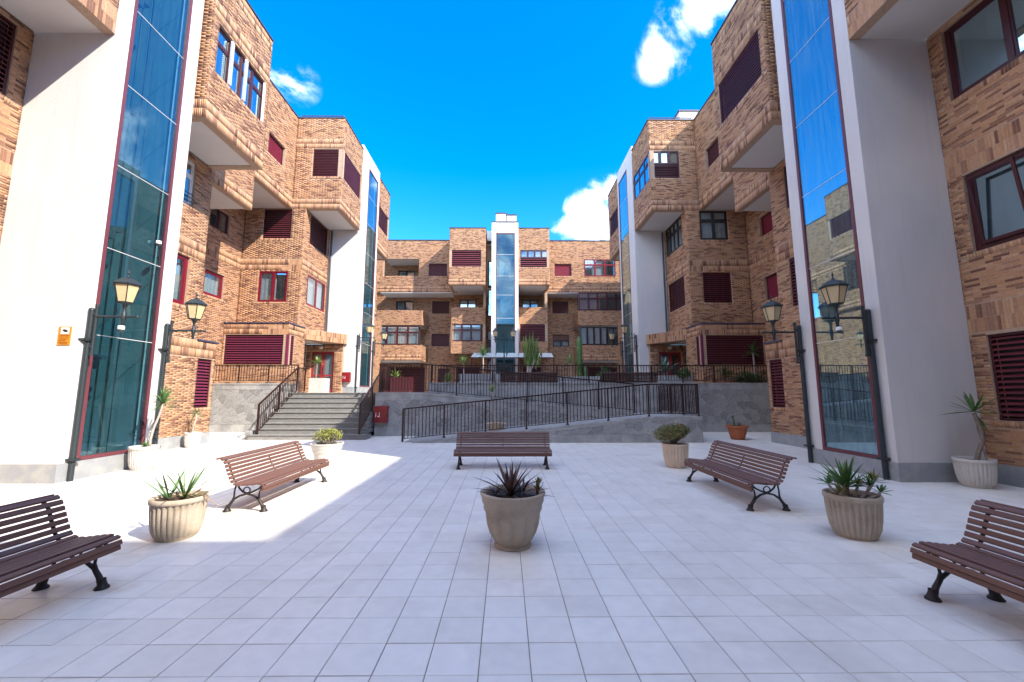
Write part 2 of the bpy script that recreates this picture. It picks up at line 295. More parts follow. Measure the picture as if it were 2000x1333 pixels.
# ------------------------------------------------------------------ brickwork
AX = -0.43
def X(s, u): return AX+s*u
TINTS = [(.50,.275,.160),(.48,.255,.140),(.53,.305,.185),(.46,.235,.130),(.49,.27,.17),(.38,.20,.13),(.27,.135,.085),(.215,.10,.065),(.185,.085,.06),(.32,.165,.11)]
TINTS = [tuple(c*f for c, f in zip(t, (1.0,1.03,.98))) for t in TINTS]
TW = np.array([.15,.15,.11,.13,.11,.09,.08,.07,.05,.06]); TW = TW/TW.sum()
class Building:
    def __init__(s, root): s.root = root; s.wall = MB(); s.bricks = []
    def slab(s, axis, c, n, a0, a1, z0, z1, thick=.22):
        d0, d1 = c, c-n*thick
        if a1-a0 < .012 or z1-z0 < .012: return
        if axis == 'x': s.wall.box(d0, d1, a0, a1, z0, z1)
        else: s.wall.box(a0, a1, d0, d1, z0, z1)
    def panel(s, axis, c, n, a0, a1, z0, z1, openings=(), belts=(), bricks=True, thick=.22, bottom=False, sill=True):
        if a0 > a1: a0, a1 = a1, a0
        A0, A1 = a0+.004, a1-.004
        ops = [(min(o[0],o[1]), max(o[0],o[1]), o[2], o[3]) for o in openings]
        if axis == 'y': sz0, sz1 = z0+.003, z1-.003
        else: sz0, sz1 = z0, z1
        zs = sorted(set([sz0, sz1]+[min(max(z, z0), z1) for o in ops for z in o[2:4] if sz0 < z < sz1]))
        for k in range(len(zs)-1):
            zm = (zs[k]+zs[k+1])/2; cur = A0
            for o in sorted([o for o in ops if o[2] < zm < o[3]]):
                s.slab(axis, c, n, cur, o[0], zs[k], zs[k+1], thick); cur = max(cur, o[1])
            s.slab(axis, c, n, cur, A1, zs[k], zs[k+1], thick)
        if not bricks: return
        H = .0515; Lb = .25; g = .008; bl = list(belts)
        if bottom: bl.append((z0, z0+.5))
        if sill:
            for o in ops: bl.append((o[2]-.125, o[2], o[0]-.12, o[1]+.12))
        def emit(x0, x1, y0, y1, ori):
            # clip against openings
            segs = [(x0, x1)]
            for o in ops:
                if o[3] <= y0+.012 or o[2] >= y1-.012: continue
                ns = []
                for (p, q) in segs:
                    if o[1] <= p or o[0] >= q: ns.append((p, q))
                    else:
                        if o[0]-p > .02: ns.append((p, o[0]))
                        if q-o[1] > .02: ns.append((o[1], q))
                segs = ns
            for (p, q) in segs:
                s.bricks.append((axis, c, n, p+g/2, q-g/2, y0+g/2, y1-g/2, ori if abs((q-p)-(x1-x0)) < 1e-6 else 2))
        def inbelt(xm, y0, y1):
            for b in bl:
                if y1 > b[0]+.02 and y0 < b[1]-.02 and (len(b) == 2 or b[2] < xm < b[3]): return True
            return False
        nrow = int(round((z1-z0)/H)); H2 = (z1-z0)/max(nrow, 1)
        for r in range(nrow):
            y0 = z0+r*H2; off = (0, .5)[r % 2]*Lb; x = a0-off
            while x < a1:
                x0, x1 = max(x, a0), min(x+Lb, a1); x += Lb
                if x1-x0 < .03: continue
                if inbelt((x0+x1)/2, y0, y0+H2): continue
                emit(x0, x1, y0, y0+H2, 0 if x1-x0 > Lb-1e-6 else 2)
        W = .052
        for b in bl:
            lo, hi = max(b[0], z0), min(b[1], z1)
            if hi-lo < .05: continue
            rows = max(1, int(round((hi-lo)/.25))); hh = (hi-lo)/rows
            xa, xb = (a0, a1) if len(b) == 2 else (max(a0, b[2]), min(a1, b[3]))
            for r in range(rows):
                x = xa
                while x < xb:
                    x0, x1 = x, min(x+W, xb); x += W
                    if x1-x0 > .02: emit(x0, x1, lo+r*hh, lo+(r+1)*hh, 1 if x1-x0 > W-1e-6 and abs(hh-.25) < .04 else 2)

    def finish(s, maxparts=300, proud=.004):
        s.wall.build('wall', M['mortar'], s.root, absolute=True)
        B = s.bricks
        if not B: return
        arr = np.array([(0 if b[0]=='x' else 1, b[1], b[2], b[3], b[4], b[5], b[6], b[7]) for b in B])
        cl = np.cumsum(TW); tint = np.searchsorted(cl, rng.random(len(B))).clip(0, 9)
        run = 0; rt = 0
        for i, b in enumerate(B):
            if b[7] != 0 and b[6]-b[5] > .15:
                if run <= 0: rt = int(rng.choice([6,7,8,9,5])) if rng.random() < .33 else -1; run = int(rng.integers(1, 4))
                run -= 1; tint[i] = rt if rt >= 0 and rng.random() < .8 else int(rng.integers(0, 6))
        pr = proud+rng.uniform(-.001, .0015, len(B))
        # runs of dark bricks come in patches
        chosen = set()
        if maxparts:
            sc = []
            for i, b in enumerate(B):
                if b[7] == 2: continue
                am, zm = (b[3]+b[4])/2, (b[5]+b[6])/2
                p = (b[1], am, zm) if b[0]=='x' else (am, b[1], zm); n = (b[2],0,0) if b[0]=='x' else (0,b[2],0)
                v = seen_size(p, n, (b[4]-b[3])*(b[6]-b[5]))
                if v > 8: sc.append((v, i))
            sc.sort(reverse=True); chosen = set(i for _, i in sc[:maxparts])
        meshes = {}
        def bmesh_for(b, t, p):
            key = (b[0], b[2], b[7], t, round(b[4]-b[3], 3), round(b[6]-b[5], 3))
            if key not in meshes:
                w, h = (b[4]-b[3])/2, (b[6]-b[5])/2; m = MB()
                if b[0]=='x': m.box(0, b[2]*proud, -w, w, -h, h)
                else: m.box(-w, w, 0, b[2]*proud, -h, h)
                me = m.mesh('brick', M['brick']); a = me.attributes.new('tint', 'FLOAT_COLOR', 'POINT')
                a.data.foreach_set('color', np.tile(np.array((*TINTS[t], 1.0), dtype=np.float32), len(me.vertices))); meshes[key] = me
            return meshes[key]
        for i in chosen:
            b = B[i]; am, zm = (b[3]+b[4])/2, (b[5]+b[6])/2; e = b[2]*float(pr[i]-proud)
            p = (b[1]+e, am, zm) if b[0]=='x' else (am, b[1]+e, zm)
            inst('brick', bmesh_for(b, int(tint[i]), 0), s.root, p)
        keep = np.array([i for i in range(len(B)) if i not in chosen])
        if len(keep) == 0: return
        A = arr[keep]; n = len(A); P = pr[keep]; r0 = wpos(s.root)
        base = A[:,1]-A[:,2]*.004; front = A[:,1]+A[:,2]*P
        V = np.zeros((n, 8, 3), np.float32)
        k = 0
        for dd in (base, front):
            for (aa, zz) in ((A[:,3],A[:,5]),(A[:,4],A[:,5]),(A[:,4],A[:,6]),(A[:,3],A[:,6])):
                isx = A[:,0]==0
                V[:,k,0] = np.where(isx, dd, aa)-r0.x; V[:,k,1] = np.where(isx, aa, dd)-r0.y; V[:,k,2] = zz-r0.z; k += 1
        fq = np.array([(4,5,6,7),(0,1,5,4),(1,2,6,5),(2,3,7,6),(3,0,4,7)])
        Fq = (fq[None]+8*np.arange(n)[:,None,None]).reshape(-1, 4)
        me = bpy.data.meshes.new('brick_courses'); me.vertices.add(n*8); me.vertices.foreach_set('co', V.ravel())
        me.loops.add(len(Fq)*4); me.loops.foreach_set('vertex_index', Fq.ravel().astype(np.int32))
        me.polygons.add(len(Fq)); me.polygons.foreach_set('loop_start', np.arange(len(Fq), dtype=np.int32)*4)
        me.update(calc_edges=True)
        T = np.array(TINTS, np.float32)[tint[keep]]*rng.uniform(.88, 1.1, (n,1)).astype(np.float32)
        C4 = np.ones((n, 8, 4), np.float32); C4[:,:,:3] = T[:,None,:]
        a = me.attributes.new('tint', 'FLOAT_COLOR', 'POINT'); a.data.foreach_set('color', C4.ravel())
        me.materials.append(M['brick'])
        o = bpy.data.objects.new('brick_courses', me); link(o, s.root, r0); o['kind'] = 'stuff'

# ------------------------------------------------------------------ windows, louvers, shutters
class WallFrame:
    """maps (along wall, out of wall, height) to world boxes"""
    def __init__(s, axis, c, n): s.axis, s.c, s.n = axis, c, n
    def box(s, mb, a0, a1, d0, d1, z0, z1):
        x0, x1 = s.c+s.n*d0, s.c+s.n*d1
        if s.axis == 'x': mb.box(x0, x1, a0, a1, z0, z1)
        else: mb.box(a0, a1, x0, x1, z0, z1)
    def pt(s, a, d, z): return (s.c+s.n*d, a, z) if s.axis == 'x' else (a, s.c+s.n*d, z)
    def quad(s, mb, pts): mb.add([s.pt(*p) for p in pts], [tuple(range(len(pts)))])
def window(root, wf, a0, a1, z0, z1, cols=2, frame='frame_red', transom=False, curtain=None, glassm='glass', label=None, fw=.055, din=-.13, cfrac=(0,1), split=None):
    if a0 > a1: a0, a1 = a1, a0
    m = MB(); e = .004; a0 += e; a1 -= e; z0 += e; z1 -= e
    wf.box(m, a0, a1, din, din+.07, z0, z0+fw); wf.box(m, a0, a1, din, din+.07, z1-fw, z1)
    wf.box(m, a0, a0+fw, din+.001, din+.069, z0+fw, z1-fw); wf.box(m, a1-fw, a1, din+.001, din+.069, z0+fw, z1-fw)
    cw = (a1-a0-2*fw)/cols
    for i in range(1, cols): wf.box(m, a0+fw+i*cw-.04, a0+fw+i*cw+.04, din+.003, din+.066, z0+fw, z1-fw)
    zt = z1-fw
    if transom: zt = z0+(z1-z0)*.66; wf.box(m, a0+fw, a1-fw, din+.005, din+.064, zt-.04, zt+.04)
    fr = m.build('window', M[frame], root, absolute=True)
    if label: fr['label'] = label
    for i in range(cols):
        p0, p1 = a0+fw+i*cw+(.04 if i else 0), a0+fw+(i+1)*cw-(.04 if i < cols-1 else 0)
        for (q0, q1) in ([(z0+fw, z1-fw)] if not transom else [(z0+fw, zt-.04), (zt+.04, z1-fw)]):
            sm = MB(); t = .035
            wf.box(sm, p0, p1, din+.012, din+.055, q0, q0+t); wf.box(sm, p0, p1, din+.012, din+.055, q1-t, q1)
            wf.box(sm, p0, p0+t, din+.014, din+.053, q0+t, q1-t); wf.box(sm, p1-t, p1, din+.014, din+.053, q0+t, q1-t)
            sm.build('sash', M[frame], fr, absolute=True)
            g = MB(); wf.box(g, p0+t, p1-t, din+.03, din+.035, q0+t, q1-t); g.build('pane', M[glassm], fr, absolute=True)
    b = MB(); wf.box(b, a0, a1, din-.5, din-.49, z0, z1)
    b.build('room_wall', M['dark'], fr, absolute=True)
    if curtain:
        c = MB(); ca, cb = a0+(a1-a0)*cfrac[0], a0+(a1-a0)*cfrac[1]; k = max(6, int((cb-ca)/.06)); vs = []
        for i in range(k+1):
            a = ca+(cb-ca)*i/k; d = din-.10+.018*math.sin(i*1.9)
            vs += [wf.pt(a, d, z0+.02), wf.pt(a, d, z1-.02)]
        c.add(vs, [(2*i, 2*i+2, 2*i+3, 2*i+1) for i in range(k)], True); c.build('curtain', M[curtain], fr, absolute=True)
    return fr
def louver(root, wf, a0, a1, z0, z1, matn='louver', pitch=.098, d0=-.03, posts=0, label=None, backing=True, frame='frame_dark', corner=False):
    if a0 > a1: a0, a1 = a1, a0
    m = MB(); e = .004; a0 += e; a1 -= e; z0 += e; z1 -= e; fw = .04
    wf.box(m, a0, a1, d0-.09, d0, z0, z0+fw); wf.box(m, a0, a1, d0-.09, d0, z1-fw, z1)
    wf.box(m, a0, a0+fw, d0-.088, d0-.002, z0+fw, z1-fw); wf.box(m, a1-fw, a1, d0-.088, d0-.002, z0+fw, z1-fw)
    for i in range(1, posts+1):
        am = a0+(a1-a0)*i/(posts+1); wf.box(m, am-.02, am+.02, d0-.085, d0-.06, z0+fw, z1-fw)
    fr = m.build('louver_shutter', M[frame], root, absolute=True)
    if label: fr['label'] = label
    n = max(3, int(round((z1-z0-2*fw)/pitch))); p = (z1-z0-2*fw)/n; L = (a1-a0)/2-fw
    sm = MB(); t = .010
    for (da, db, za, zb) in ((-.050, -.002, p*.22, -p*.12),):      # blade slopes down towards the outside
        a, b = -L, L
        def q(al, d, z): return (wf.n*d, al, z) if wf.axis == 'x' else (al, wf.n*d, z)
        vs = [q(a,da,za),q(b,da,za),q(b,db,zb),q(a,db,zb),q(a,da,za+t*2),q(b,da,za+t*2),q(b,db,zb+t*2),q(a,db,zb+t*2)]
        sm.add(vs, [(3,2,1,0),(4,5,6,7),(0,1,5,4),(1,2,6,5),(2,3,7,6),(3,0,4,7)])
    me = sm.mesh('slat', M[matn])
    for i in range(n): inst('slat', me, fr, wf.pt((a0+a1)/2, d0, z0+fw+(i+.5)*p))
    if backing:
        b = MB(); wf.box(b, a0, a1, d0-.17, d0-.16, z0, z1); b.build('pane', M['dark'], fr, absolute=True)
    return fr
def shutter(root, wf, a0, a1, z0, z1, matn='shutter', d0=-.12, label=None, frame='frame_dark'):
    if a0 > a1: a0, a1 = a1, a0
    m = MB(); e = .004; a0 += e; a1 -= e; z0 += e; z1 -= e; fw = .04
    wf.box(m, a0, a1, d0-.06, d0+.02, z0, z0+fw); wf.box(m, a0, a1, d0-.06, d0+.02, z1-fw, z1)
    wf.box(m, a0, a0+fw, d0-.058, d0+.018, z0+fw, z1-fw); wf.box(m, a1-fw, a1, d0-.058, d0+.018, z0+fw, z1-fw)
    fr = m.build('window', M[frame], root, absolute=True)
    if label: fr['label'] = label
    r = MB(); n = int((z1-z0-2*fw)/.045); p = (z1-z0-2*fw)/n; a, b = a0+fw, a1-fw
    for i in range(n):
        zz = z0+fw+i*p
        r.add([wf.pt(a,d0-.012,zz),wf.pt(b,d0-.012,zz),wf.pt(a,d0,zz+p*.5),wf.pt(b,d0,zz+p*.5),wf.pt(a,d0-.012,zz+p*.96),wf.pt(b,d0-.012,zz+p*.96)], [(0,1,3,2),(2,3,5,4)])
    r.build('roller_shutter', M[matn], fr, absolute=True)
    return fr

# ------------------------------------------------------------------ ground and paving
g = MB(); g.box(-400, 400, -300, 500, -1.0, -.03); go = g.build('ground', M['ground']); go['kind'] = 'structure'; go['label'] = 'ground under the whole courtyard'
pav = thing('courtyard_paving', 'pale square tile paving of the courtyard floor', None, (0,0,0), kind='structure')
gb = MB(); gb.box(-12.6, 11.8, -4.4, 17.3, -.028, -.0065); gb.build('grout_bed', M['grout'], pav)
T = .3; cands = []
for i in range(-42, 41):
    for j in range(-15, 58):
        x0 = -.151+i*T; y0 = 2.53+(j-8)*T
        x = x0+T/2; y = y0+T/2
        if x < -12.5 or x > 11.7 or y < -4.3 or y > 17.25: continue
        q = proj((x,y,0)); v = 0
        if q and -60 < q[0] < 2060 and q[1] < 1390: v = 1/q[2]**3
        cands.append((v, x, y))
cands.sort(reverse=True)
tt = [(.80,.755,.685),(.825,.78,.71),(.775,.73,.655),(.81,.765,.695),(.79,.745,.67),(.835,.79,.72)]
def tile_mesh(t):
    m = MB(); h = T/2-.0026; c = .0025
    m.add([(-h,-h,-.02),(h,-h,-.02),(h,h,-.02),(-h,h,-.02),(-h,-h,-c),(h,-h,-c),(h,h,-c),(-h,h,-c),(-h+c,-h+c,0),(h-c,-h+c,0),(h-c,h-c,0),(-h+c,h-c,0)],
          [(0,1,5,4),(1,2,6,5),(2,3,7,6),(3,0,4,7),(4,5,9,8),(5,6,10,9),(6,7,11,10),(7,4,8,11),(8,9,10,11)])
    me = m.mesh('paving_tile', M['tile']); a = me.attributes.new('tint', 'FLOAT_COLOR', 'POINT'); a.data.foreach_set('color', np.tile(np.array((*tt[t],1.0),np.float32), len(me.vertices))); return me
tms = [tile_mesh(t) for t in range(6)]
for (v, x, y) in cands[:300]:
    inst('paving_tile', random.choice(tms), pav, (x, y, random.uniform(-.0012, .0012)), rot=(random.uniform(-.0015,.0015), random.uniform(-.0015,.0015), 0))
rest = cands[300:]; n = len(rest)
bv = np.array([v.co[:] for v in tms[0].vertices]); bf = [tuple(p.vertices) for p in tms[0].polygons]
V = (bv[None]+np.array([(x,y,random.uniform(-.0012,.0012)) for _,x,y in rest])[:,None,:]).reshape(-1,3)
Fq = (np.array(bf)[None]+len(bv)*np.arange(n)[:,None,None]).reshape(-1,4)
me = bpy.data.meshes.new('distant_paving_tiles'); me.from_pydata(V.tolist(), [], Fq.tolist())
C4 = np.ones((n, len(bv), 4), np.float32); C4[:,:,:3] = np.array(tt, np.float32)[rng.integers(0,6,n)][:,None,:]
a = me.attributes.new('tint','FLOAT_COLOR','POINT'); a.data.foreach_set('color', C4.ravel()); me.materials.append(M['tile'])
o = bpy.data.objects.new('paving_tile_field', me); link(o, pav, (0,0,0)); o['kind'] = 'stuff'

# upper terrace
t = MB(); t.box(-30, 30, 17.35, 60, -.02, 1.6); t.box(-30, X(-1,9.0), 17.2, 17.35, -.02, 1.6); t.box(6.6, 30, 17.2, 17.35, -.02, 1.6)
t.box(-9.0+.1, -4.9, 16.92, 17.35, -.02, 1.598); t.box(-4.9, -3.3, 15.85, 17.35, -.02, 1.599)
to = t.build('upper_terrace', M['concrete']); to['kind'] = 'structure'; to['label'] = 'raised terrace at the top of the stairs and ramps'

# ------------------------------------------------------------------ side blocks
BELT = [(2.68,3.2),(5.7,6.2)]
def coping(mb, axis, c, n, a0, a1, z, w=.26):
    if axis == 'x': mb.box(c+n*.035, c-n*w, a0, a1, z, z+.05)
    else: mb.box(a0, a1, c+n*.035, c-n*w, z, z+.05)
def near_block(s):
    side = 'left' if s < 0 else 'right'
    root = thing('apartment_block', ('sunlit brick apartment block beside the nearest left glass lift shaft, purple louver at its corner' if s < 0 else
            'shaded brick apartment block behind the nearest right glass lift shaft, with the tilted window'), 'building', (X(s,9.5), 10, 0), group='brick apartment blocks round the courtyard')
    b = Building(root); n = -s; sf = MB(); cp = MB(); pl = MB()
    x75, x912, x98, x12, x83 = X(s,7.5), X(s,9.12), X(s,9.8), X(s,12), X(s,8.3)
    z1 = 13.45
    # wing before the first glass shaft
    b.panel('y', 4.0, -1, *sorted((x912+s*.22, X(s,11.6))), .33, 8.8, bricks=False)
    b.panel('x', x912, n, 4.0, 7.55, .33, 8.8, [(5.4,7.28,7.22,8.72),(5.4,7.28,4.17,5.67),(5.4,7.28,1.1,2.62)], BELT)
    b.panel('x', x75, n, 4.0, 7.55, 8.8, z1, [(5.0,7.3,10.3,11.7)], [(13.0,13.45)], bottom=True)
    b.panel('y', 4.0, -1, *sorted((x75, X(s,11.6))), 8.8, z1, bottom=True)
    # below and beyond
    b.panel('x', x912, n, 9.65, 12.7, .33, 8.8, [(10.95,12.12,4.17,5.65),(10.95,12.0,7.22,8.6)], BELT)
    b.panel('x', x912, n, 12.7, 13.57, .33, 3.2, [(12.82,13.45,1.13,2.66)], [BELT[0]], thick=.2)
    b.panel('y', 13.57, 1, *sorted((x912+s*.2, x12)), 0, 3.2, bricks=False)
    b.panel('y', 12.7, 1, *sorted((x912+s*.22, x12)), 3.2, 8.8, bricks=False)
    b.panel('x', x83, n, 9.65, 10.04, 8.8, z1, bricks=True)
    b.panel('y', 10.04, -1, *sorted((x75, x83)), 8.8, z1, [], [(13.0,13.45)], bottom=True)
    b.panel('x', x75, n, 10.04, 12.65, 8.8, z1, [(10.25,12.45,10.3,11.75)], [(13.0,13.45),(11.8,12.3)], bottom=True)
    b.panel('y', 12.65, 1, *sorted((x75, x98)), 8.8, z1, bricks=False)
    b.panel('x', x98, n, 12.65, 15.85, 8.9, z1, [], [], bottom=True)
    b.panel('x', x12, n, 12.7, 15.85, 0, 8.9, [], [(5.7,6.2)])
    for (xa, xb, ya, yb, z) in ((x75,x912,4.05,7.55,8.83),(x75,x912,10.08,12.61,8.83),(x912,x12,9.7,12.61,8.86),(x98,x12,12.7,15.81,8.93)):
        sf = MB(); sf.box(xa+s*.05, xb-s*.01 if xb in (x912,) else xb, ya, yb, z, z+.12); sf.build('soffit', M['soffit'], root, absolute=True)
    # roof, back and coping
    b.wall.box(x75+s*.3, X(s,18), 4.05, 12.4, 13.1, 13.25); b.wall.box(x98+s*.3, X(s,18), 12.41, 15.8, 13.1, 13.25); b.wall.box(X(s,18.2), X(s,18.4), 4.05, 15.8, 0, 13.2)
    b.wall.box(x912, x12, 12.75, 13.5, 3.0, 3.19)
    b.wall.box(x12, X(s,18), 15.7, 15.84, 0, 13.2)
    for args in (('x',x75,n,4.0,7.55),('x',x75,n,10.04,12.65),('x',x98,n,12.65,15.85)): coping(cp, *args, z1)
    for args in (('y',10.04,-1,*sorted((x75,x83))),('y',4.0,-1,*sorted((x75,X(s,11.6)))),('y',12.65,1,*sorted((x75+s*.0,x98)))): coping(cp, *args, z1+.001)
    coping(cp, 'x', x912, n, 12.7, 13.62, 3.2)
    pls = [(4.0+i*.706, 4.0+(i+1)*.706-.004) for i in range(5)]+[(9.66+i*.788, 9.66+(i+1)*.788-.004) for i in range(5)]
    for (pa, pb) in pls: pl = MB(); pl.box(x912+n*.025, x912-n*.2, pa, pb, -.02, .34); pl.build('plinth_slab', M['plinth'], root, absolute=True)
    b.finish(300)
    cp.build('roof_edge', M['coping'], root, absolute=True)
    wf = WallFrame('x', x912, n); wb = WallFrame('x', x75, n)
    if s > 0:
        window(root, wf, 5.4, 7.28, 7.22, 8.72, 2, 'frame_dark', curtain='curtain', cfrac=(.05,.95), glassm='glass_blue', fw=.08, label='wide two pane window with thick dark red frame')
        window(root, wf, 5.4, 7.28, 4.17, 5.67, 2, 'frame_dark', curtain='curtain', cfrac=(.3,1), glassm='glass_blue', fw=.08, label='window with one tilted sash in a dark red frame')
        # tilted sash
        m = MB(); t0 = .05; yy0, yy1 = 6.42, 7.15
        def tp(a, z, d): return (x912+n*(d-.02+(.0+.14*(z-4.27)/1.3)), a, z)
        for (a0,a1,zz0,zz1) in ((yy0,yy1,4.27,4.33),(yy0,yy1,5.5,5.56),(yy0,yy0+t0,4.33,5.5),(yy1-t0,yy1,4.33,5.5)):
            m.add([tp(a0,zz0,-.03),tp(a1,zz0,-.03),tp(a1,zz1,-.03),tp(a0,zz1,-.03),tp(a0,zz0,0),tp(a1,zz0,0),tp(a1,zz1,0),tp(a0,zz1,0)], [(3,2,1,0),(4,5,6,7),(0,1,5,4),(1,2,6,5),(2,3,7,6),(3,0,4,7)])
        m.build('tilted_sash', M['frame_dark'], root, absolute=True)
        louver(root, wf, 5.4, 7.28, 1.1, 2.62, 'louver', label='wide burgundy louver near the ground')
        louver(root, wf, 10.95, 12.12, 4.17, 5.65, 'louver', frame='frame_dark'); louver(root, wf, 10.95, 12.0, 7.22, 8.6, 'louver')
        louver(root, wb, 10.25, 12.45, 10.3, 11.75, 'louver', label='long burgundy louver high on the projecting box')
        louver(root, wf, 12.82, 13.45, 1.13, 2.66, 'louver')
    else:
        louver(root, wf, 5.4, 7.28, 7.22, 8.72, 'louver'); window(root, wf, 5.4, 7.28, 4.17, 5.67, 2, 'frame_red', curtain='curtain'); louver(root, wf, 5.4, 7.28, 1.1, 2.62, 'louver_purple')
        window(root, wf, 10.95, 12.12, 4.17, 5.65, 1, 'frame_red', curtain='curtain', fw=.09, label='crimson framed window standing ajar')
        fr = window(root, wf, 10.95, 12.0, 7.22, 8.6, 1, 'frame_white', transom=True, curtain='curtain', label='white framed window with a low balcony guard')
        gm = MB()
        for z in (7.3,7.42,7.54): wf.box(gm, 10.95, 12.0, .02, .04, z, z+.02)
        gm.build('window_guard', M['frame_black'], fr, absolute=True)
        louver(root, wf, 12.82, 13.45, 1.13, 2.66, 'louver_purple', label='purple louver at the building corner')
        fr = window(root, wb, 10.25, 12.45, 10.3, 11.75, 4, 'frame_dark', transom=True, curtain='curtain', cfrac=(.3,.9), glassm='glass_blue', label='wide window with white folding shutters')
        for (ya) in (10.78, 11.42):
            sm = MB(); wb.box(sm, ya, ya+.07, -.03, .02, 10.34, 11.71)
            for k in range(22): wb.box(sm, ya-.012, ya+.082, -.005, .035, 10.36+k*.061, 10.36+k*.061+.03)
            sm.build('folding_shutter', M['frame_white'], fr, absolute=True)
        sm = MB(); wb.box(sm, 12.38, 12.45, -.03, .012, 10.34, 11.71); sm.build('folding_shutter', M['frame_white'], fr, absolute=True)
    window(root, wb, 5.0, 7.3, 10.3, 11.7, 3, 'frame_dark', curtain='curtain')
    return root
for s in (-1, 1): near_block(s)

def far_block(s):
    root = thing('apartment_block', ('sunlit tan brick apartment block left of the stairs with projecting top floor and entrance canopy' if s < 0 else
            'shaded brick apartment block behind the right terrace, its top floor box half sunlit'), 'building', (X(s,10), 20, 0), group='brick apartment blocks round the courtyard')
    b = Building(root); n = -s; sf = MB(); cp = MB(); Z = 15.05
    x75, x912, x98, x12 = X(s,7.5), X(s,9.12), X(s,9.8), X(s,12)
    S = lambda a, c: tuple(sorted((X(s,a), X(s,c))))
    b.panel('x', x98, n, 15.85, 18.8, 10.35, Z, [(16.6,17.9,11.9,12.87)], [], bottom=True)
    b.panel('x', x12, n, 15.85, 18.8, 1.0, 10.35, [(16.6,17.78,5.65,6.72),(16.6,17.78,8.6,9.52)], [(7.3,7.85)])
    b.panel('y', 18.8, -1, *S(9.12,12), 4.64, 10.35, [(*S(9.77,11.1),5.8,7.26),(*S(9.77,11.1),8.87,10.33)], [(7.3,7.85)])
    b.panel('y', 18.8, -1, *S(7.5,9.8), 10.35, Z, [(*S(7.52,8.95),12.0,13.42)], [(13.45,13.95)], bottom=True)
    b.panel('x', x75, n, 18.8, 21.42, 10.35, Z, [(18.83,21.3,12.0,13.42)], [], bottom=True)
    b.panel('x', x912, n, 18.8, 21.5, 4.64, 10.35, [(19.32,21.28,8.82,10.33),(19.37,21.3,5.8,7.3)], [(7.35,7.85)])
    # ground floor
    b.panel('y', 18.0, -1, *S(9.12,12), 1.6, 4.64, [(*S(9.14,11.9),2.83,4.14)], [(4.16,4.64)])
    b.panel('x', x912, n, 18.0, 19.5, 1.6, 4.64, [(18.03,18.52,2.83,4.14)], [(4.16,4.64)])
    b.wall.box(*S(9.15,11.98), 18.1, 18.79, 4.45, 4.63)
    # entrance recess
    b.panel('y', 21.3, -1, *S(8.0,9.9), 1.6, 4.1, [(*S(8.45,9.62),1.62,3.72)], [(3.72,4.1)])
    b.panel('x', X(s,9.9), n, 19.5, 21.3, 1.6, 4.1)
    # canopy: bricks on its slanting front
    pts = [(X(s,9.12),19.4),(X(s,7.86),21.25),(X(s,7.86),21.47),(X(s,9.9),21.47),(X(s,9.9),19.4)]
    if s < 0: pts = pts[::-1]
    cm = MB(); cm.prism(pts, 4.12, 4.63); cm.build('canopy', M['mortar'], root, absolute=True)
    A = Vector((X(s,9.12),19.4,0)); Bq = Vector((X(s,7.86),21.25,0)); L = (Bq-A).length; k = int(L/.052); d = (Bq-A).normalized(); nn = Vector((-d.y,d.x,0)); nn = nn if nn.x*s < 0 else -nn
    bm2 = MB()
    for r in range(2):
        for i in range(k):
            p = A+d*(i*.052); q = p+d*.044; z0 = 4.13+r*.25; o1 = nn*.012
            bm2.add([(p.x,p.y,z0),(q.x,q.y,z0),(q.x,q.y,z0+.235),(p.x,p.y,z0+.235),(p+o1)[:2]+(z0,),(q+o1)[:2]+(z0,),(q+o1)[:2]+(z0+.235,),(p+o1)[:2]+(z0+.235,)], [(4,5,6,7),(0,1,5,4),(1,2,6,5),(2,3,7,6),(3,0,4,7)])
    me = bm2.mesh('canopy_brickwork', M['brick']); a = me.attributes.new('tint','FLOAT_COLOR','POINT'); w = wpos(root)
    nb = len(me.vertices)//8; C4 = np.ones((nb,8,4),np.float32); C4[:,:,:3] = np.array(TINTS,np.float32)[rng.choice(10,nb,p=TW)][:,None,:]; a.data.foreach_set('color', C4.ravel())
    o = bpy.data.objects.new('canopy_brickwork', me); link(o, root, (0,0,0)); o['kind'] = 'stuff'
    # next box beyond the shaft
    b.panel('x', x75, n, 24.5, 26.8, 10.45, Z, [(24.6,26.7,11.95,13.3)], [], bottom=True)
    b.panel('y', 26.8, 1, *S(7.5,9.8), 10.45, Z, bricks=False)
    b.panel('x', X(s,9.3), n, 24.5, 30.5, 7.4, 10.45, [], [], bottom=True)
    b.panel('x', X(s,9.5), n, 24.4, 32.7, 1.6, 7.4)
    b.panel('x', x98, n, 26.8, 32.7, 10.45, Z, [], [], bottom=True)
    for (xa, xb, ya, yb, z) in ((x75,x912,18.84,21.4,10.38),(x98,x12,15.89,18.8,10.38),(x912,X(s,9.9),19.55,21.28,4.10),(x75,x98,24.5,26.75,10.48),(X(s,9.3),x12,24.5,30.4,7.43)):
        sf = MB(); sf.box(xa+s*.05, xb, ya, yb, z, z+.1); sf.build('soffit', M['soffit'], root, absolute=True)
    b.wall.box(x98+s*.2, X(s,18), 15.9, 18.7, 14.7, 14.85); b.wall.box(x75+s*.2, X(s,18), 18.9, 26.7, 14.7, 14.85); b.wall.box(x98+s*.2, X(s,18), 26.71, 32.7, 14.7, 14.85)
    b.wall.box(X(s,18.2), X(s,18.4), 15.9, 32.7, 0, 15); b.wall.box(x98, X(s,18), 15.86, 15.98, 13.2, 15)
    for args in (('x',x98,n,15.85,18.8),('x',x75,n,18.8,21.42),('x',x75,n,24.5,26.8),('x',x98,n,26.8,32.7)): coping(cp, *args, Z)
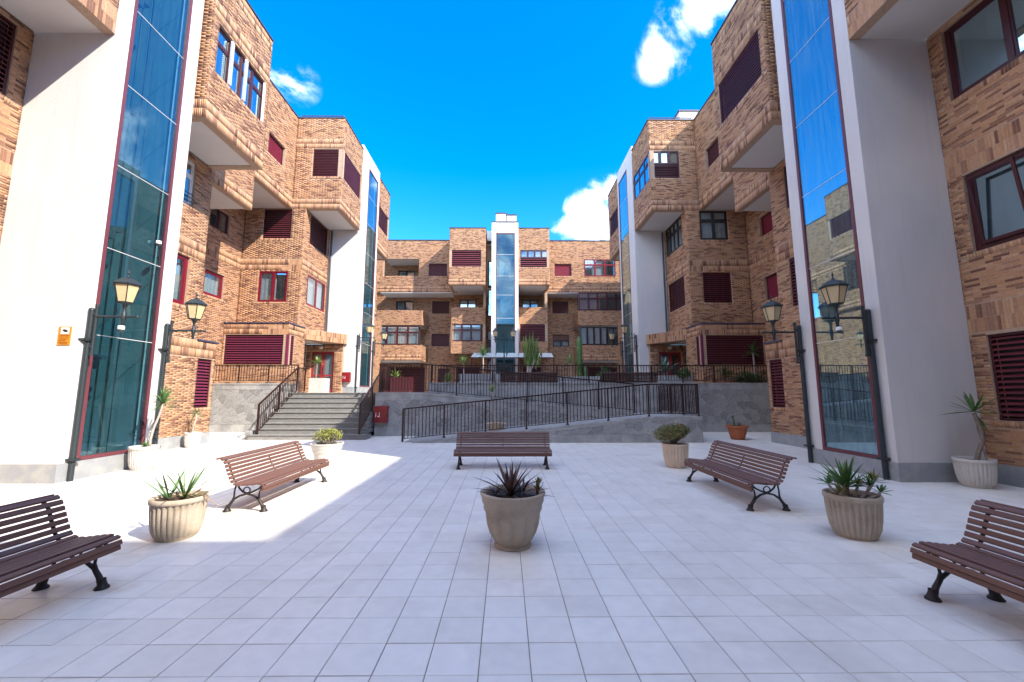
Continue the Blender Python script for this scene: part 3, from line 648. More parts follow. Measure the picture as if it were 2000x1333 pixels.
    coping(cp, 'y', 18.8, -1, *S(7.5,9.8), Z+.001); coping(cp, 'y', 18.0, -1, *S(9.12,12), 4.641); coping(cp, 'x', x912, n, 18.0, 19.4, 4.642)
    b.finish(300)
    cp.build('roof_edge', M['coping'], root, absolute=True)
    rr = MB(); rr.tube([(X(s,7.6),18.9,Z+.2),(X(s,9.7),18.9,Z+.2)], .025, 6); rr.tube([(X(s,7.6),18.9,Z+.2),(X(s,7.6),21.4,Z+.2)], .025, 6)
    for u in (7.6,8.65,9.7): rr.tube([(X(s,u),18.9,Z+.04),(X(s,u),18.9,Z+.2)], .02, 6)
    rr.build('roof_rail', M['coping'], root, absolute=True)
    # openings
    w98, w12, w75, w912 = WallFrame('x',x98,n), WallFrame('x',x12,n), WallFrame('x',x75,n), WallFrame('x',x912,n)
    y188, y180, y213 = WallFrame('y',18.8,-1), WallFrame('y',18.0,-1), WallFrame('y',21.3,-1)
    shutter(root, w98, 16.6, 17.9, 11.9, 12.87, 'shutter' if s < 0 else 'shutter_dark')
    if s < 0:
        window(root, w12, 16.6, 17.78, 5.65, 6.72, 1, 'frame_red', curtain='curtain', fw=.09); window(root, w12, 16.6, 17.78, 8.6, 9.52, 2, 'frame_dark')
        window(root, y188, *S(9.77,11.1), 5.8, 7.26, 2, 'frame_red', curtain='curtain', cfrac=(0,.55), din=-.06, label='crimson framed window with one curtain drawn')
        louver(root, y188, *S(9.77,11.1), 8.87, 10.33, 'louver'); louver(root, y188, *S(7.52,8.95), 12.0, 13.42, 'louver', pitch=.085); louver(root, w75, 18.83, 21.3, 12.0, 13.42, 'louver', pitch=.06)
        louver(root, w912, 19.32, 21.28, 8.82, 10.33, 'louver', frame='frame_black', pitch=.085); window(root, w912, 19.37, 21.3, 5.8, 7.3, 2, 'frame_red', curtain='curtain', din=-.06)
        lm = 'louver_purple'
    else:
        shutter(root, w12, 16.6, 17.78, 5.65, 6.72, 'shutter'); shutter(root, w12, 16.6, 17.78, 8.6, 9.52, 'shutter')
        window(root, y188, *S(9.77,11.1), 8.87, 10.33, 2, 'frame_black', transom=True, curtain='curtain', din=-.07, label='black framed window with transom under the overhang')
        louver(root, y188, *S(9.77,11.1), 5.8, 7.26, 'louver', posts=3)
        window(root, y188, *S(7.52,8.95), 12.72, 13.42, 3, 'frame_dark', glassm='glass_blue', curtain='curtain', din=-.08); louver(root, y188, *S(7.52,8.95), 12.0, 12.71, 'louver', pitch=.085)
        window(root, w75, 18.83, 21.3, 12.0, 13.42, 3, 'frame_dark', transom=True, glassm='glass_blue', din=-.07)
        window(root, w912, 19.32, 21.28, 8.82, 10.33, 4, 'frame_black', transom=True, curtain='curtain', din=-.07); louver(root, w912, 19.37, 21.3, 5.8, 7.3, 'louver', posts=3)
        lm = 'louver_purple'
    louver(root, y180, *S(9.14,11.9), 2.83, 4.14, lm if s < 0 else 'louver', posts=2, label='long ground floor louver')
    louver(root, w912, 18.03, 18.52, 2.83, 4.14, lm); louver(root, w75, 24.6, 26.7, 11.95, 13.3, 'louver')
    pm = MB(); pm.box(x912+n*.02, x912-n*.08, 17.98, 18.06, 2.80, 4.16); pm.build('corner_post', M['louver_purple'], root, absolute=True)
    # double door
    dr = MB(); a0, a1 = S(8.45,9.62); t = .09
    for (p, q, z0, z1) in ((a0+.004,a1-.004,3.6,3.71),(a0+.004,a0+t,1.62,3.6),(a1-t,a1-.004,1.62,3.6),((a0+a1)/2-.09,(a0+a1)/2+.09,1.62,3.6),(a0+t,a1-t,1.62,1.8),(a0+t,a1-t,2.45,2.53)): y213.box(dr, p, q, -.12 if q-p < .3 else -.118, -.05 if q-p < .3 else -.052, z0, z1)
    do = dr.build('door', M['door_red'], root, absolute=True)
    for (p, q) in ((a0+t,(a0+a1)/2-.09),((a0+a1)/2+.09,a1-t)):
        gp = MB(); y213.box(gp, p, q, -.09, -.085, 1.8, 3.6); gp.build('pane', M['glass'], do, absolute=True)
    hp = MB(); y213.box(hp, (a0+a1)/2+.03, (a0+a1)/2+.055, -.05, -.01, 2.5, 2.95); hp.build('handle', M['steel_dark'], do, absolute=True)
    bk = MB(); y213.box(bk, a0-.05, a1+.05, -.4, -.38, 1.6, 3.78); bk.build('hall_wall', M['curtain'] if s < 0 else M['dark'], do, absolute=True)
    gl = MB(); gl.lathe([(.001,-.09),(.06,-.075),(.1,-.03),(.105,0),(.1,.05),(.06,.09),(.001,.1)], 16, ((a0+a1)/2-.05, 21.16, 3.92)); gl.build('globe_lamp', M['globe'], root, absolute=True)
    dp = MB(); dp.tube([(X(s,8.98),21.42,4.7),(X(s,8.98),21.42,10.3)], .045, 8); dp.build('drainpipe', M['steel_dark'], root, absolute=True)
    return root
for s in (-1, 1): far_block(s)

# ------------------------------------------------------------------ glass lift shafts
def lift_tower(s, y0, zb, ztop, yg0, yg1, y1, joints, label):
    root = thing('lift_tower', label, 'lift tower', (X(s,8.2), y0+1, zb), group='glass fronted lift towers')
    n = -s; x = X(s,7.5); w = MB(); xb = X(s,9.14)
    w.box(x, xb, y0, y0+.2, zb+.33, ztop)                             # flank facing the viewer
    w.box(x, x-n*.22, y0+.201, yg0, zb+.331, ztop-.001); w.box(x, x-n*.22, yg1, y1, zb+.331, ztop-.001)
    w.box(x-n*.001, x-n*.22, yg0+.001, yg1-.001, joints[-1]+.02, ztop-.002)
    w.box(x-n*.221, xb, y1-.2, y1-.001, zb, ztop-.003)
    w.box(x+n*.0-n*.3, xb, y0+.21, y1-.21, ztop-.3, ztop-.1)
    w.build('rendered_wall', M['render_white'], root, absolute=True)
    p = MB(); p.box(x+n*.03, xb, y0-.03, y0+.19, zb-.02, zb+.33); p.box(x+n*.03, x-n*.2, y0+.191, y1, zb-.02, zb+.329); p.build('plinth', M['plinth'], root, absolute=True)
    f = MB(); fw = .07
    f.box(x+n*.012, x-n*.08, yg0+.003, yg0+fw, zb+.335, joints[-1]); f.box(x+n*.012, x-n*.08, yg1-fw, yg1-.003, zb+.335, joints[-1])
    f.box(x+n*.010, x-n*.078, yg0+fw, yg1-fw, zb+.334, zb+.334+fw); f.box(x+n*.010, x-n*.078, yg0+fw, yg1-fw, joints[-1]-fw, joints[-1]-.002)
    f.build('glazing_frame', M['tower_frame'], root, absolute=True)
    zs = [zb+.334+fw]+list(joints[:-1])+[joints[-1]-fw]
    for k in range(len(zs)-1):
        gm = MB(); gm.box(x-n*.012, x-n*.024, yg0+fw, yg1-fw, zs[k]+.006, zs[k+1]-.006); gm.build('pane', M['glass_tower' if s < 0 else 'glass_tower_r'], root, absolute=True)
        if k:
            jm = MB(); jm.box(x-n*.010, x-n*.026, yg0+fw, yg1-fw, zs[k]-.006, zs[k]+.006); jm.build('glass_joint', M['copingw'], root, absolute=True)
    # inside the shaft
    bk = MB(); bk.box(X(s,9.0), X(s,9.05), yg0-.1, yg1+.2, zb, ztop-.3); bk.box(X(s,7.75), X(s,9.0), y1-.26, y1-.22, zb, ztop-.3); bk.box(X(s,7.75), X(s,9.0), y0+.21, y0+.25, zb, ztop-.3); bk.build('shaft_lining', M['shaft'], root, absolute=True)
    fl = MB(); fl.box(X(s,7.72), X(s,9.0), yg0, yg1, zb, zb+.1); fl.build('shaft_floor', M['concrete'], root, absolute=True)
    st = MB(); yc = (yg0+yg1)/2
    for (u, dy, w1, w2) in ((8.6,-.35,.07,.12),(8.6,.34,.05,.09),(8.85,0,.03,.17),(8.3,-.12,.05,.07)): st.box(X(s,u)-w1, X(s,u)+w1, yc+dy-w2, yc+dy+w2, zb+.1, ztop-.4)
    st.build('guide_rails', M['steel_dark'], root, absolute=True)
    z = zb+2.3
    while z < ztop-1:
        br = MB(); br.box(X(s,8.2), X(s,8.9), yc-.42, yc+.36, z, z+.09); br.box(X(s,8.15), X(s,8.3), yc-.25, yc+.15, z-.22, z); br.box(X(s,8.9), X(s,8.99), yg0, yg1, z+.5, z+.56); br.build('cross_beam', M['steel_dark'], root, absolute=True); z += 2.85
    for k in range(3):
        cb = MB(); cb.tube([(X(s,8.1+.1*k), yc+.5-.1*k, zb+.1), (X(s,8.1+.1*k), yc+.5-.1*k, ztop-.5)], .012, 5); cb.build('lift_cable', M['frame_black'], root, absolute=True)
    return root
J = [2.7,4.46,6.21,8.0,9.75,11.5,13.2]
lift_tower(-1, 7.55, 0, 13.9, 7.86, 9.3, 9.65, J, 'tall glass lift shaft between white walls at the left, guide rails visible inside')
lift_tower(1, 7.55, 0, 13.9, 7.86, 9.3, 9.65, J, 'tall glass lift shaft between white walls at the right, mirroring the blue sky')
J2 = [4.35,6.1,7.8,9.55,11.3,13.0,14.6]
lift_tower(-1, 21.5, 1.6, 15.4, 22.5, 24.2, 24.48, J2, 'distant white lift tower beyond the stairs on the left')
lift_tower(1, 21.5, 1.6, 15.4, 22.5, 24.2, 24.48, J2, 'distant white lift tower beyond the right terrace')

# ------------------------------------------------------------------ building closing the far side
def rear_building():
    class SF:
        def box(self, *a): m = MB(); m.box(*a); m.build('soffit', M['soffit'], root, absolute=True)
    root = thing('apartment_block', 'brick apartment building with balconies and a central white tower closing the far end', 'building', (0,36,1.6), group='brick apartment blocks round the courtyard')
    b = Building(root); sf = SF(); cp = MB(); Z = 15.05
    F = lambda c: WallFrame('y', c, -1)
    # top floor wings
    b.panel('y', 35.1, -1, -13.9, -4.2, 10.35, Z, [(-10.7,-7.62,11.8,13.36),(-6.77,-5.13,11.8,12.95)], [], bottom=True)
    b.panel('y', 35.1, -1, 3.3, 13.4, 10.35, Z, [(4.33,5.81,11.82,12.93),(6.95,9.7,11.8,13.37)], [], bottom=True)
    b.panel('y', 36.9, -1, -14, -1.1, 1.6, 10.4, [(-6.7,-5.13,8.8,9.96),(-6.7,-5.1,5.8,6.94),(-9.98,-8.4,8.2,9.97),(-6.0,-5.0,1.62,3.8)])
    b.panel('y', 36.9, -1, 1.0, 13.5, 1.6, 10.4, [(4.3,5.78,8.82,9.98),(4.3,5.78,5.78,6.89)])
    b.panel('y', 37.2, -1, -14, -7.4, 10.4, 14.9, [(-9.98,-8.43,11.2,12.95)])
    # projecting boxes
    for (xa, xb, op) in ((-4.65,-1.65,(-4.62,-2.02,11.93,13.35)),(1.0,3.64,(1.22,3.61,11.9,13.37))):
        b.panel('y', 32.8, -1, xa, xb, 10.37, 15.25, [op], [], bottom=True)
        b.panel('x', xa, -1, 32.8, 35.1, 10.37, 15.25); b.panel('x', xb, 1, 32.8, 35.1, 10.37, 15.25)
        sf.box(xa+.03, xb-.03, 32.85, 36.9, 10.4, 10.5); cp.box(xa-.03, xb+.03, 32.76, 35.2, 15.25, 15.31); b.wall.box(xa+.2, xb-.2, 33, 36, 14.9, 15.0)
        b.panel('y', 34.4, -1, xa+.03, xb-.05, 7.42, 8.88); b.panel('y', 34.4, -1, xa+.03, xb-.05, 4.9, 5.93)
        b.panel('y', 36.4, -1, xa, xb, 8.88, 10.4, [(xa+.5,xa+2.0,8.9,10.01)])
        b.panel('x', xa+.03, -1, 34.4, 36.8, 4.9, 8.88); b.panel('x', xb-.05, 1, 34.4, 36.8, 4.9, 8.88)
        b.panel('x', xb-.05 if xa > 0 else xb-.02, 1 , 34.4, 36.8, 8.88, 10.4)
    # balcony bays
    for (xa, xb) in ((-10.95,-7.0),(6.2,10.4)):
        b.panel('y', 34.3, -1, xa, xb, 7.3, 8.58, [], []); b.panel('y', 34.2, -1, xa, xb, 4.28, 5.6, [], [], bottom=True)
        e = xb if xa < 0 else xa; nn = 1 if xa < 0 else -1
        b.panel('x', e, nn, 34.3, 36.9, 7.3, 8.58); b.panel('x', e, nn, 34.2, 36.9, 4.28, 5.6)
        sf.box(xa+.05, xb-.05, 34.36, 36.9, 7.33, 7.4); sf.box(xa+.05, xb-.05, 34.26, 36.9, 4.31, 4.38)
    sf.box(-10.9, -4.65, 35.12, 36.9, 10.28, 10.35); sf.box(3.64, 10.5, 35.12, 36.9, 10.28, 10.35); sf.box(-10.7, -7.62, 35.3, 37.2, 13.4, 13.5); sf.box(-10.7,-7.62,35.3,37.2,10.45,10.5)
    b.wall.box(-11, 10.6, 35.4, 46, 14.7, 14.85); b.wall.box(-11, 10.6, 45.8, 46, 0, 14.7)
    cp.box(-10.95, -4.65, 35.05, 35.35, Z, Z+.06); cp.box(3.64, 10.5, 35.05, 35.35, Z, Z+.06)
    b.finish(0, proud=.004)
    cp.build('roof_edge', M['coping'], root, absolute=True)
    louver(root, F(32.8), -4.62, -2.02, 11.93, 13.35, 'louver', pitch=.16); shutter(root, F(35.1), -6.77, -5.13, 11.8, 12.95, 'shutter_dark')
    shutter(root, F(36.9), -6.7, -5.13, 8.8, 9.96, 'shutter_dark'); shutter(root, F(36.9), -6.7, -5.1, 5.8, 6.94, 'shutter_dark'); shutter(root, F(36.9), -6.0, -5.0, 1.62, 3.8, 'shutter_dark')
    window(root, F(37.2), -9.98, -8.43, 11.2, 12.95, 2, 'frame_black', curtain='curtain'); window(root, F(36.9), -9.98, -8.4, 8.2, 9.97, 2, 'frame_black', curtain='curtain')
    window(root, F(36.4), -4.15, -2.65, 8.9, 10.01, 2, 'frame_dark', glassm='glass_blue', curtain='curtain')
    window(root, F(36.4), 1.5, 3.0, 8.9, 10.01, 2, 'frame_black', curtain='curtain', cfrac=(.0,.5))
    window(root, F(34.4), -4.55, -2.04, 5.95, 7.4, 3, 'frame_dark', transom=True, curtain='curtain', din=-.06, label='three bay glazed balcony with white curtains')
    louver(root, F(34.4), 1.05, 3.5, 5.95, 7.4, 'louver', pitch=.14)
    window(root, F(34.2), -10.9, -7.25, 5.62, 7.2, 4, 'frame_dark', transom=True, glassm='glass', curtain='curtain', cfrac=(0,.98), din=-.06, label='wide glazed balcony')
    window(root, F(34.2), 6.3, 10.3, 5.62, 7.15, 7, 'frame_black', curtain='curtain', cfrac=(0,.6), din=-.06); window(root, F(34.3), 6.25, 10.3, 8.6, 10.15, 5, 'frame_dark', transom=True, curtain='curtain_pink', cfrac=(0,.45), din=-.06)
    window(root, F(35.1), 6.95, 9.7, 11.8, 13.37, 3, 'frame_red', transom=True, curtain='curtain', cfrac=(.25,.6), din=-.05)
    shutter(root, F(35.1), 4.33, 5.81, 11.82, 12.93, 'shutter'); shutter(root, F(36.9), 4.3, 5.78, 8.82, 9.98, 'shutter_dark'); shutter(root, F(36.9), 4.3, 5.78, 6.35, 6.89, 'shutter_dark'); window(root, F(36.9), 4.3, 5.78, 5.78, 6.35, 2, 'frame_black', curtain='curtain')
    window(root, F(32.8), 1.22, 3.61, 12.7, 13.37, 4, 'frame_dark', curtain='curtain', din=-.1); louver(root, F(32.8), 1.22, 3.61, 11.9, 12.69, 'louver', pitch=.16)
    # stair strip windows beside the tower
    for (z0, z1) in ((11.3,13.7),(8.5,11.0),(3.5,7.2)): window(root, F(36.6), -1.62, -1.16, z0, z1, 1, 'frame_dark', glassm='glass_blue')
    # ground floor rooms
    for (xa, xb) in ((-10.5,-7.2),(-4.3,-2.3),(1.6,3.2),(6.6,10.0)): louver(root, F(36.7), xa, xb, 1.65, 3.9, 'louver', pitch=.14)
    # central tower
    w = MB(); w.box(-1.14,-.78,32.7,36.6,1.6,15.75); w.box(.78,1.06,32.7,36.6,1.6,15.75); w.box(-.779,.779,32.71,36.6,14.8,15.74); w.box(-.78,.78,36.3,36.6,1.6,14.8)
    w.box(-2.5,2.9,35.2,38,15.1,16.0); w.box(-.82,.02,33.6,35.0,15.75,16.9); w.box(.1,.94,33.6,35.0,15.75,16.75)
    tw = w.build('tower_walls', M['render_white'], root, absolute=True)
    cc = MB(); cc.box(-.86,.06,33.55,35.05,16.9,16.97); cc.box(.06,.98,33.55,35.05,16.75,16.82); cc.box(-1.16,1.08,32.66,36.6,15.75,15.8); cc.build('tower_coping', M['frame_dark'], root, absolute=True)
    f = MB(); f.box(-.779,-.72,32.72,32.82,1.6,14.78); f.box(.72,.779,32.72,32.82,1.6,14.78); f.box(-.72,.72,32.73,32.81,14.72,14.78); f.build('glazing_frame', M['tower_frame'], root, absolute=True)
    zs = [4.4,7.62,9.54,11.13,12.96,14.72]
    for k in range(len(zs)-1):
        gm = MB(); gm.box(-.72,.72,32.76,32.775,zs[k]+.01,zs[k+1]-.01); gm.build('pane', M['glass_tower'], root, absolute=True)
        jm = MB(); jm.box(-.72,.72,32.75,32.785,zs[k]-.012,zs[k]+.012); jm.build('glass_joint', M['copingw'], root, absolute=True)
    lf = MB()
    for z in zs[:-1]: lf.box(-.7,.7,33.6,36.2,z-.1,z+.15)
    lf.box(-.5,.45,33.3,33.35,11.3,12.5); lf.box(-.4,.5,33.3,33.35,8.2,9.3); lf.build('landing', M['shaft'], root, absolute=True)
    d = MB(); d.box(-.72,.72,32.9,32.95,1.6,4.3); d.build('entrance_glass', M['glass_tower'], root, absolute=True)
    return root
rear_building()
# white framed canopy over the far entrance
ct = thing('entrance_canopy', 'low white glazed canopy in front of the central tower', 'canopy', (.5,31.5,1.6))
for k in range(7):
    m = MB(); x0 = -2.62+k*.905; x1 = x0+.86
    m.add([(x0+.12,32.6,4.75),(x1+.02,32.6,4.75),(x1,31.2,4.3),(x0,31.2,4.3),(x0+.12,32.6,4.78),(x1+.02,32.6,4.78),(x1,31.2,4.33),(x0,31.2,4.33)], [(3,2,1,0),(4,5,6,7),(0,1,5,4),(1,2,6,5),(2,3,7,6),(3,0,4,7)])
    m.build('canopy_panel', M['canopy'], ct, absolute=True)
fm = MB(); fm.box(-2.66,3.75,31.14,31.2,4.22,4.3)
fm.build('canopy_beam', M['frame_dark'], ct, absolute=True)
for x in (-2.6,-1.0,1.0,2.4,3.7):
    m = MB(); m.box(x-.035,x+.035,31.22,31.29,1.6,4.22); m.build('post', M['frame_dark'], ct, absolute=True)

# building wing closing the court behind the viewpoint (its roof line shades the floor)
bt = thing('apartment_block', 'brick apartment wing closing the courtyard behind the viewpoint', 'building', (0,-5,0), group='brick apartment blocks round the courtyard')
bb = Building(bt)
ops = [(x, x+1.4, z, z+1.4) for x in (-10,-7,-4,-1,2,5,8) for z in (1.2,4.2,7.2,10.3)]
bb.panel('y', -4.3, 1, -12.1, 11.1, 0, 13.45, ops, bricks=False)
bb.panel('x', X(1,11.28), -1, -4.25, 4.06, 0, 13.45, [(y, y+1.5, z, z+1.4) for y in (-3,0) for z in (1.2,4.2,7.2,10.3)], bricks=False)
bb.panel('x', X(-1,11.6), 1, -4.25, 4.06, 0, 13.45, [(y, y+1.5, z, z+1.4) for y in (-3,0) for z in (1.2,4.2,7.2,10.3)], bricks=False)
bb.wall.box(-18,18,-12,-4.55,13.1,13.2); bb.wall.box(X(1,11.8),18,-4.55,4.04,13.1,13.2); bb.wall.box(-18,X(-1,11.8),-4.55,4.04,13.1,13.2); bb.wall.box(-18,18,-12,-11.8,0,13.1)
bb.finish(0)
for (x0,x1,z0,z1) in ops: shutter(bt, WallFrame('y',-4.3,1), x0, x1, z0, z1, 'louver')
for (xx, nn) in ((X(1,11.28),-1),(X(-1,11.6),1)):
    for y in (-3,0):
        for z in (1.2,4.2,7.2,10.3): shutter(bt, WallFrame('x',xx,nn), y, y+1.5, z, z+1.4, 'louver')

# ------------------------------------------------------------------ retaining walls, ramps, stairs
def clip_poly(poly, m, nrm):
    outp = []
    for i in range(len(poly)):
        a, b = poly[i], poly[(i+1) % len(poly)]; da = (a[0]-m[0])*nrm[0]+(a[1]-m[1])*nrm[1]; db = (b[0]-m[0])*nrm[0]+(b[1]-m[1])*nrm[1]
        if da <= 0: outp.append(a)
        if (da < 0 < db) or (db < 0 < da):
            t = da/(da-db); outp.append((a[0]+(b[0]-a[0])*t, a[1]+(b[1]-a[1])*t))
    return outp
def crazy_stones(root, bound, to3, size=.33, gap=.014, depth=.012, seed=1):
    r = random.Random(seed); xs = [p[0] for p in bound]; ys = [p[1] for p in bound]
    pts = []; j = 0; y = min(ys)-size
    while y < max(ys)+size:
        x = min(xs)-size+(size/2 if j % 2 else 0)
        while x < max(xs)+size:
            pts.append((x+r.uniform(-.36,.36)*size, y+r.uniform(-.36,.36)*size)); x += size
        y += size*.87; j += 1
    for p in pts:
        poly = list(bound)
        for q in pts:
            if q is p: continue
            d = (q[0]-p[0], q[1]-p[1]); L = math.hypot(*d)
            if L > 2.6*size: continue
            nn = (d[0]/L, d[1]/L); poly = clip_poly(poly, ((p[0]+q[0])/2-nn[0]*gap/2, (p[1]+q[1])/2-nn[1]*gap/2), nn)
            if len(poly) < 3: break
        if len(poly) < 3: continue
        ar = abs(sum(poly[i][0]*poly[(i+1)%len(poly)][1]-poly[(i+1)%len(poly)][0]*poly[i][1] for i in range(len(poly)))/2)
        if ar < .006: continue
        cx = sum(v[0] for v in poly)/len(poly); cy = sum(v[1] for v in poly)/len(poly); k = len(poly)
        c3 = Vector(to3(cx, cy, 0)); dd = depth*r.uniform(.7,1.2)
        v0 = [Vector(to3(x, y, -.004))-c3 for x, y in poly]; v1 = [Vector(to3(cx+(x-cx)*.97, cy+(y-cy)*.97, dd))-c3 for x, y in poly]
        m = MB(); m.add(v0+v1, [tuple(range(k,2*k))]+[(i,(i+1)%k,k+(i+1)%k,k+i) for i in range(k)])
        inst('stone', m.mesh('stone', M['stone']), root, c3)
def wall_x(root, x0, x1, yface, zb, zt0, zt1, thick, seed, base=.32, top=.26, cope=True, end=None):
    """wall whose face looks at the viewer; top may slope from zt0 (at x0) to zt1 (at x1)"""
    m = MB(); m.add([(x0,yface,zb),(x1,yface,zb),(x1,yface+thick,zb),(x0,yface+thick,zb),(x0,yface,zt0),(x1,yface,zt1),(x1,yface+thick,zt1),(x0,yface+thick,zt0)], [(3,2,1,0),(4,5,6,7),(0,1,5,4),(1,2,6,5),(2,3,7,6),(3,0,4,7)])
    m.build('wall_core', M['joint'], root, absolute=True)
    f = lambda x: zt0+(zt1-zt0)*(x-x0)/(x1-x0)
    if base:
        n = max(1, int((x1-x0)/.9)); w = (x1-x0)/n
        for i in range(n):
            xa, xb = x0+i*w+.003, x0+(i+1)*w-.003; h = min(base, max(.02, min(f(xa), f(xb))-zb-.02))
            if h < .05: continue
            bm = MB(); bm.box(xa, xb, yface-.02, yface-.0005, zb-.015, zb+h); bm.build('base_stone', M['concrete'], root, absolute=True)
    lo = zb+base+.01
    bound = [(x0+.01, lo), (x1-.01, lo), (x1-.01, f(x1-.01)-top), (x0+.01, f(x0+.01)-top)]
    if min(bound[2][1], bound[3][1]) < lo+.03:
        # sloping top meets the base: keep the part above it
        bound = [b for b in bound]
        if bound[3][1] < lo+.03:
            xs = x0+(lo+.03+top-zt0)/(zt1-zt0)*(x1-x0); bound = [(xs, lo), (x1-.01, lo), (x1-.01, f(x1-.01)-top)]
        else:
            xs = x0+(lo+.03+top-zt0)/(zt1-zt0)*(x1-x0); bound = [(x0+.01, lo), (xs, lo), (x0+.01, f(x0+.01)-top)]
    crazy_stones(root, bound, lambda a, z, d: (a, yface-d, z), seed=seed)
    if cope:
        n = max(1, int(round((x1-x0)/.8))); w = (x1-x0)/n
        for i in range(n):
            xa, xb = x0+i*w+.002, x0+(i+1)*w-.002; za, zc = f(xa), f(xb); c = MB(); t = .22 if top > .2 and False else .05
            c.add([(xa,yface-.03,za-t),(xb,yface-.03,zc-t),(xb,yface+thick+.01,zc-t),(xa,yface+thick+.01,za-t),(xa,yface-.03,za+.012),(xb,yface-.03,zc+.012),(xb,yface+thick+.01,zc+.012),(xa,yface+thick+.01,za+.012)], [(3,2,1,0),(4,5,6,7),(0,1,5,4),(1,2,6,5),(2,3,7,6),(3,0,4,7)])
            c.build('coping_stone', M['concrete'], root, absolute=True)
            if top > .2:
                b2 = MB(); b2.add([(xa,yface-.012,za-top+.01),(xb,yface-.012,zc-top+.01),(xb,yface-.0006,zc-top+.01),(xa,yface-.0006,za-top+.01),(xa,yface-.012,za-t-.004),(xb,yface-.012,zc-t-.004),(xb,yface-.0006,zc-t-.004),(xa,yface-.0006,za-t-.004)], [(3,2,1,0),(4,5,6,7),(0,1,5,4),(1,2,6,5),(2,3,7,6),(3,0,4,7)])
                b2.build('band_stone', M['concrete'], root, absolute=True)
WG = 'grey stone retaining walls'
r = thing('retaining_wall', 'sunlit crazy paved retaining wall left of the stairs', 'wall', (-10.4,17.1,0), WG); wall_x(r, -12.4, -8.72, 17.1, 0, 1.98, 1.98, .2, 1)
m = MB(); m.box(-8.9,-8.72,14.4,17.09,0,.3); m.box(-8.9,-8.72,15.6,17.09,.3,1.0); m.box(-8.9,-8.72,16.5,17.09,1.0,1.62); m.build('stair_cheek', M['concrete'], r, absolute=True)
r = thing('retaining_wall', 'shaded grey retaining wall at the right behind the terracotta pot', 'wall', (9,17.15,0), WG); wall_x(r, 6.45, 11.6, 17.15, 0, 2.0, 2.0, .2, 2, base=.3)
r = thing('retaining_wall', 'grey stone wall carrying the upper ramp, with a red hose cabinet at its left end', 'wall', (0,15.6,0), WG)
wall_x(r, -4.86, -3.2, 15.6, 0, 1.6, 1.6, .25, 3); wall_x(r, -3.2, 4.9, 15.6, 0, 1.6, .84, .25, 4)
m = MB(); m.box(-4.88,-4.861,15.62,17.1,0,1.58); m.build('wall_end', M['concrete'], r, absolute=True)
r = thing('retaining_wall', 'plain pale grey parapet wall behind the upper ramp and under the long railing', 'wall', (1.5,17.2,0), WG)
m = MB()
for i in range(11):
    xa = -3.2+i*.877; c = MB(); c.box(xa+.003, xa+.874, 17.12, 17.34, .5, 1.97); c.build('wall_slab', M['concrete'], r, absolute=True); c = MB(); c.box(xa+.002, xa+.875, 17.08, 17.38, 1.972, 2.02); c.build('coping_stone', M['concrete'], r, absolute=True)
r = thing('retaining_wall', 'low wedge shaped stone wall under the front ramp, behind the middle bench', 'wall', (1.5,13.5,0), WG); wall_x(r, -3.0, 4.7, 13.5, 0, .03, .81, .16, 6, base=.26, top=.1); wall_x(r, 4.7, 6.4, 13.5, 0, .81, .82, .16, 7, base=.26, top=.1)
m = MB(); m.box(6.24, 6.42, 13.661, 17.1, 0, .81); m.build('wall_end', M['concrete'], r, absolute=True)
rp = thing('access_ramp', 'two flights of concrete wheelchair ramp with a landing at the right', None, (1,15,0), kind='structure')
m = MB()
def wedge(x0, x1, y0, y1, za, zb_): m.add([(x0,y0,-.01),(x1,y0,-.01),(x1,y1,-.01),(x0,y1,-.01),(x0,y0,za),(x1,y0,zb_),(x1,y1,zb_),(x0,y1,za)], [(3,2,1,0),(4,5,6,7),(0,1,5,4),(1,2,6,5),(2,3,7,6),(3,0,4,7)])
wedge(-3.3, 4.7, 13.665, 15.57, .004, .79); m.build('ramp_flight', M['tile'] if False else M['concrete'], rp, absolute=True)
m = MB(); wedge(4.701, 6.235, 13.665, 17.1, .79, .79); m.build('landing', M['concrete'], rp, absolute=True)
m = MB(); wedge(-3.2, 4.7, 15.86, 17.1, 1.59, .795); m.build('ramp_flight', M['concrete'], rp, absolute=True)
# stairs
st = thing('staircase', 'nine grey stone steps climbing to the left terrace', 'stairs', (-6.8,15.6,0))
for i in range(9):
    y0 = 14.32+i*.29; z = .178*i; e = .10 if i == 0 else 0
    c = MB(); c.box(-8.66-e+.0, -4.93+e*1.6, y0+.02, 16.93 if i else 14.95, z-.012, z+.148); c.build('step', M['step'], st, absolute=True)
    c = MB(); c.box(-8.68-e, -4.91+e*1.6, y0-.012, y0+.33, z+.149, z+.178); c.build('tread', M['step'], st, absolute=True)

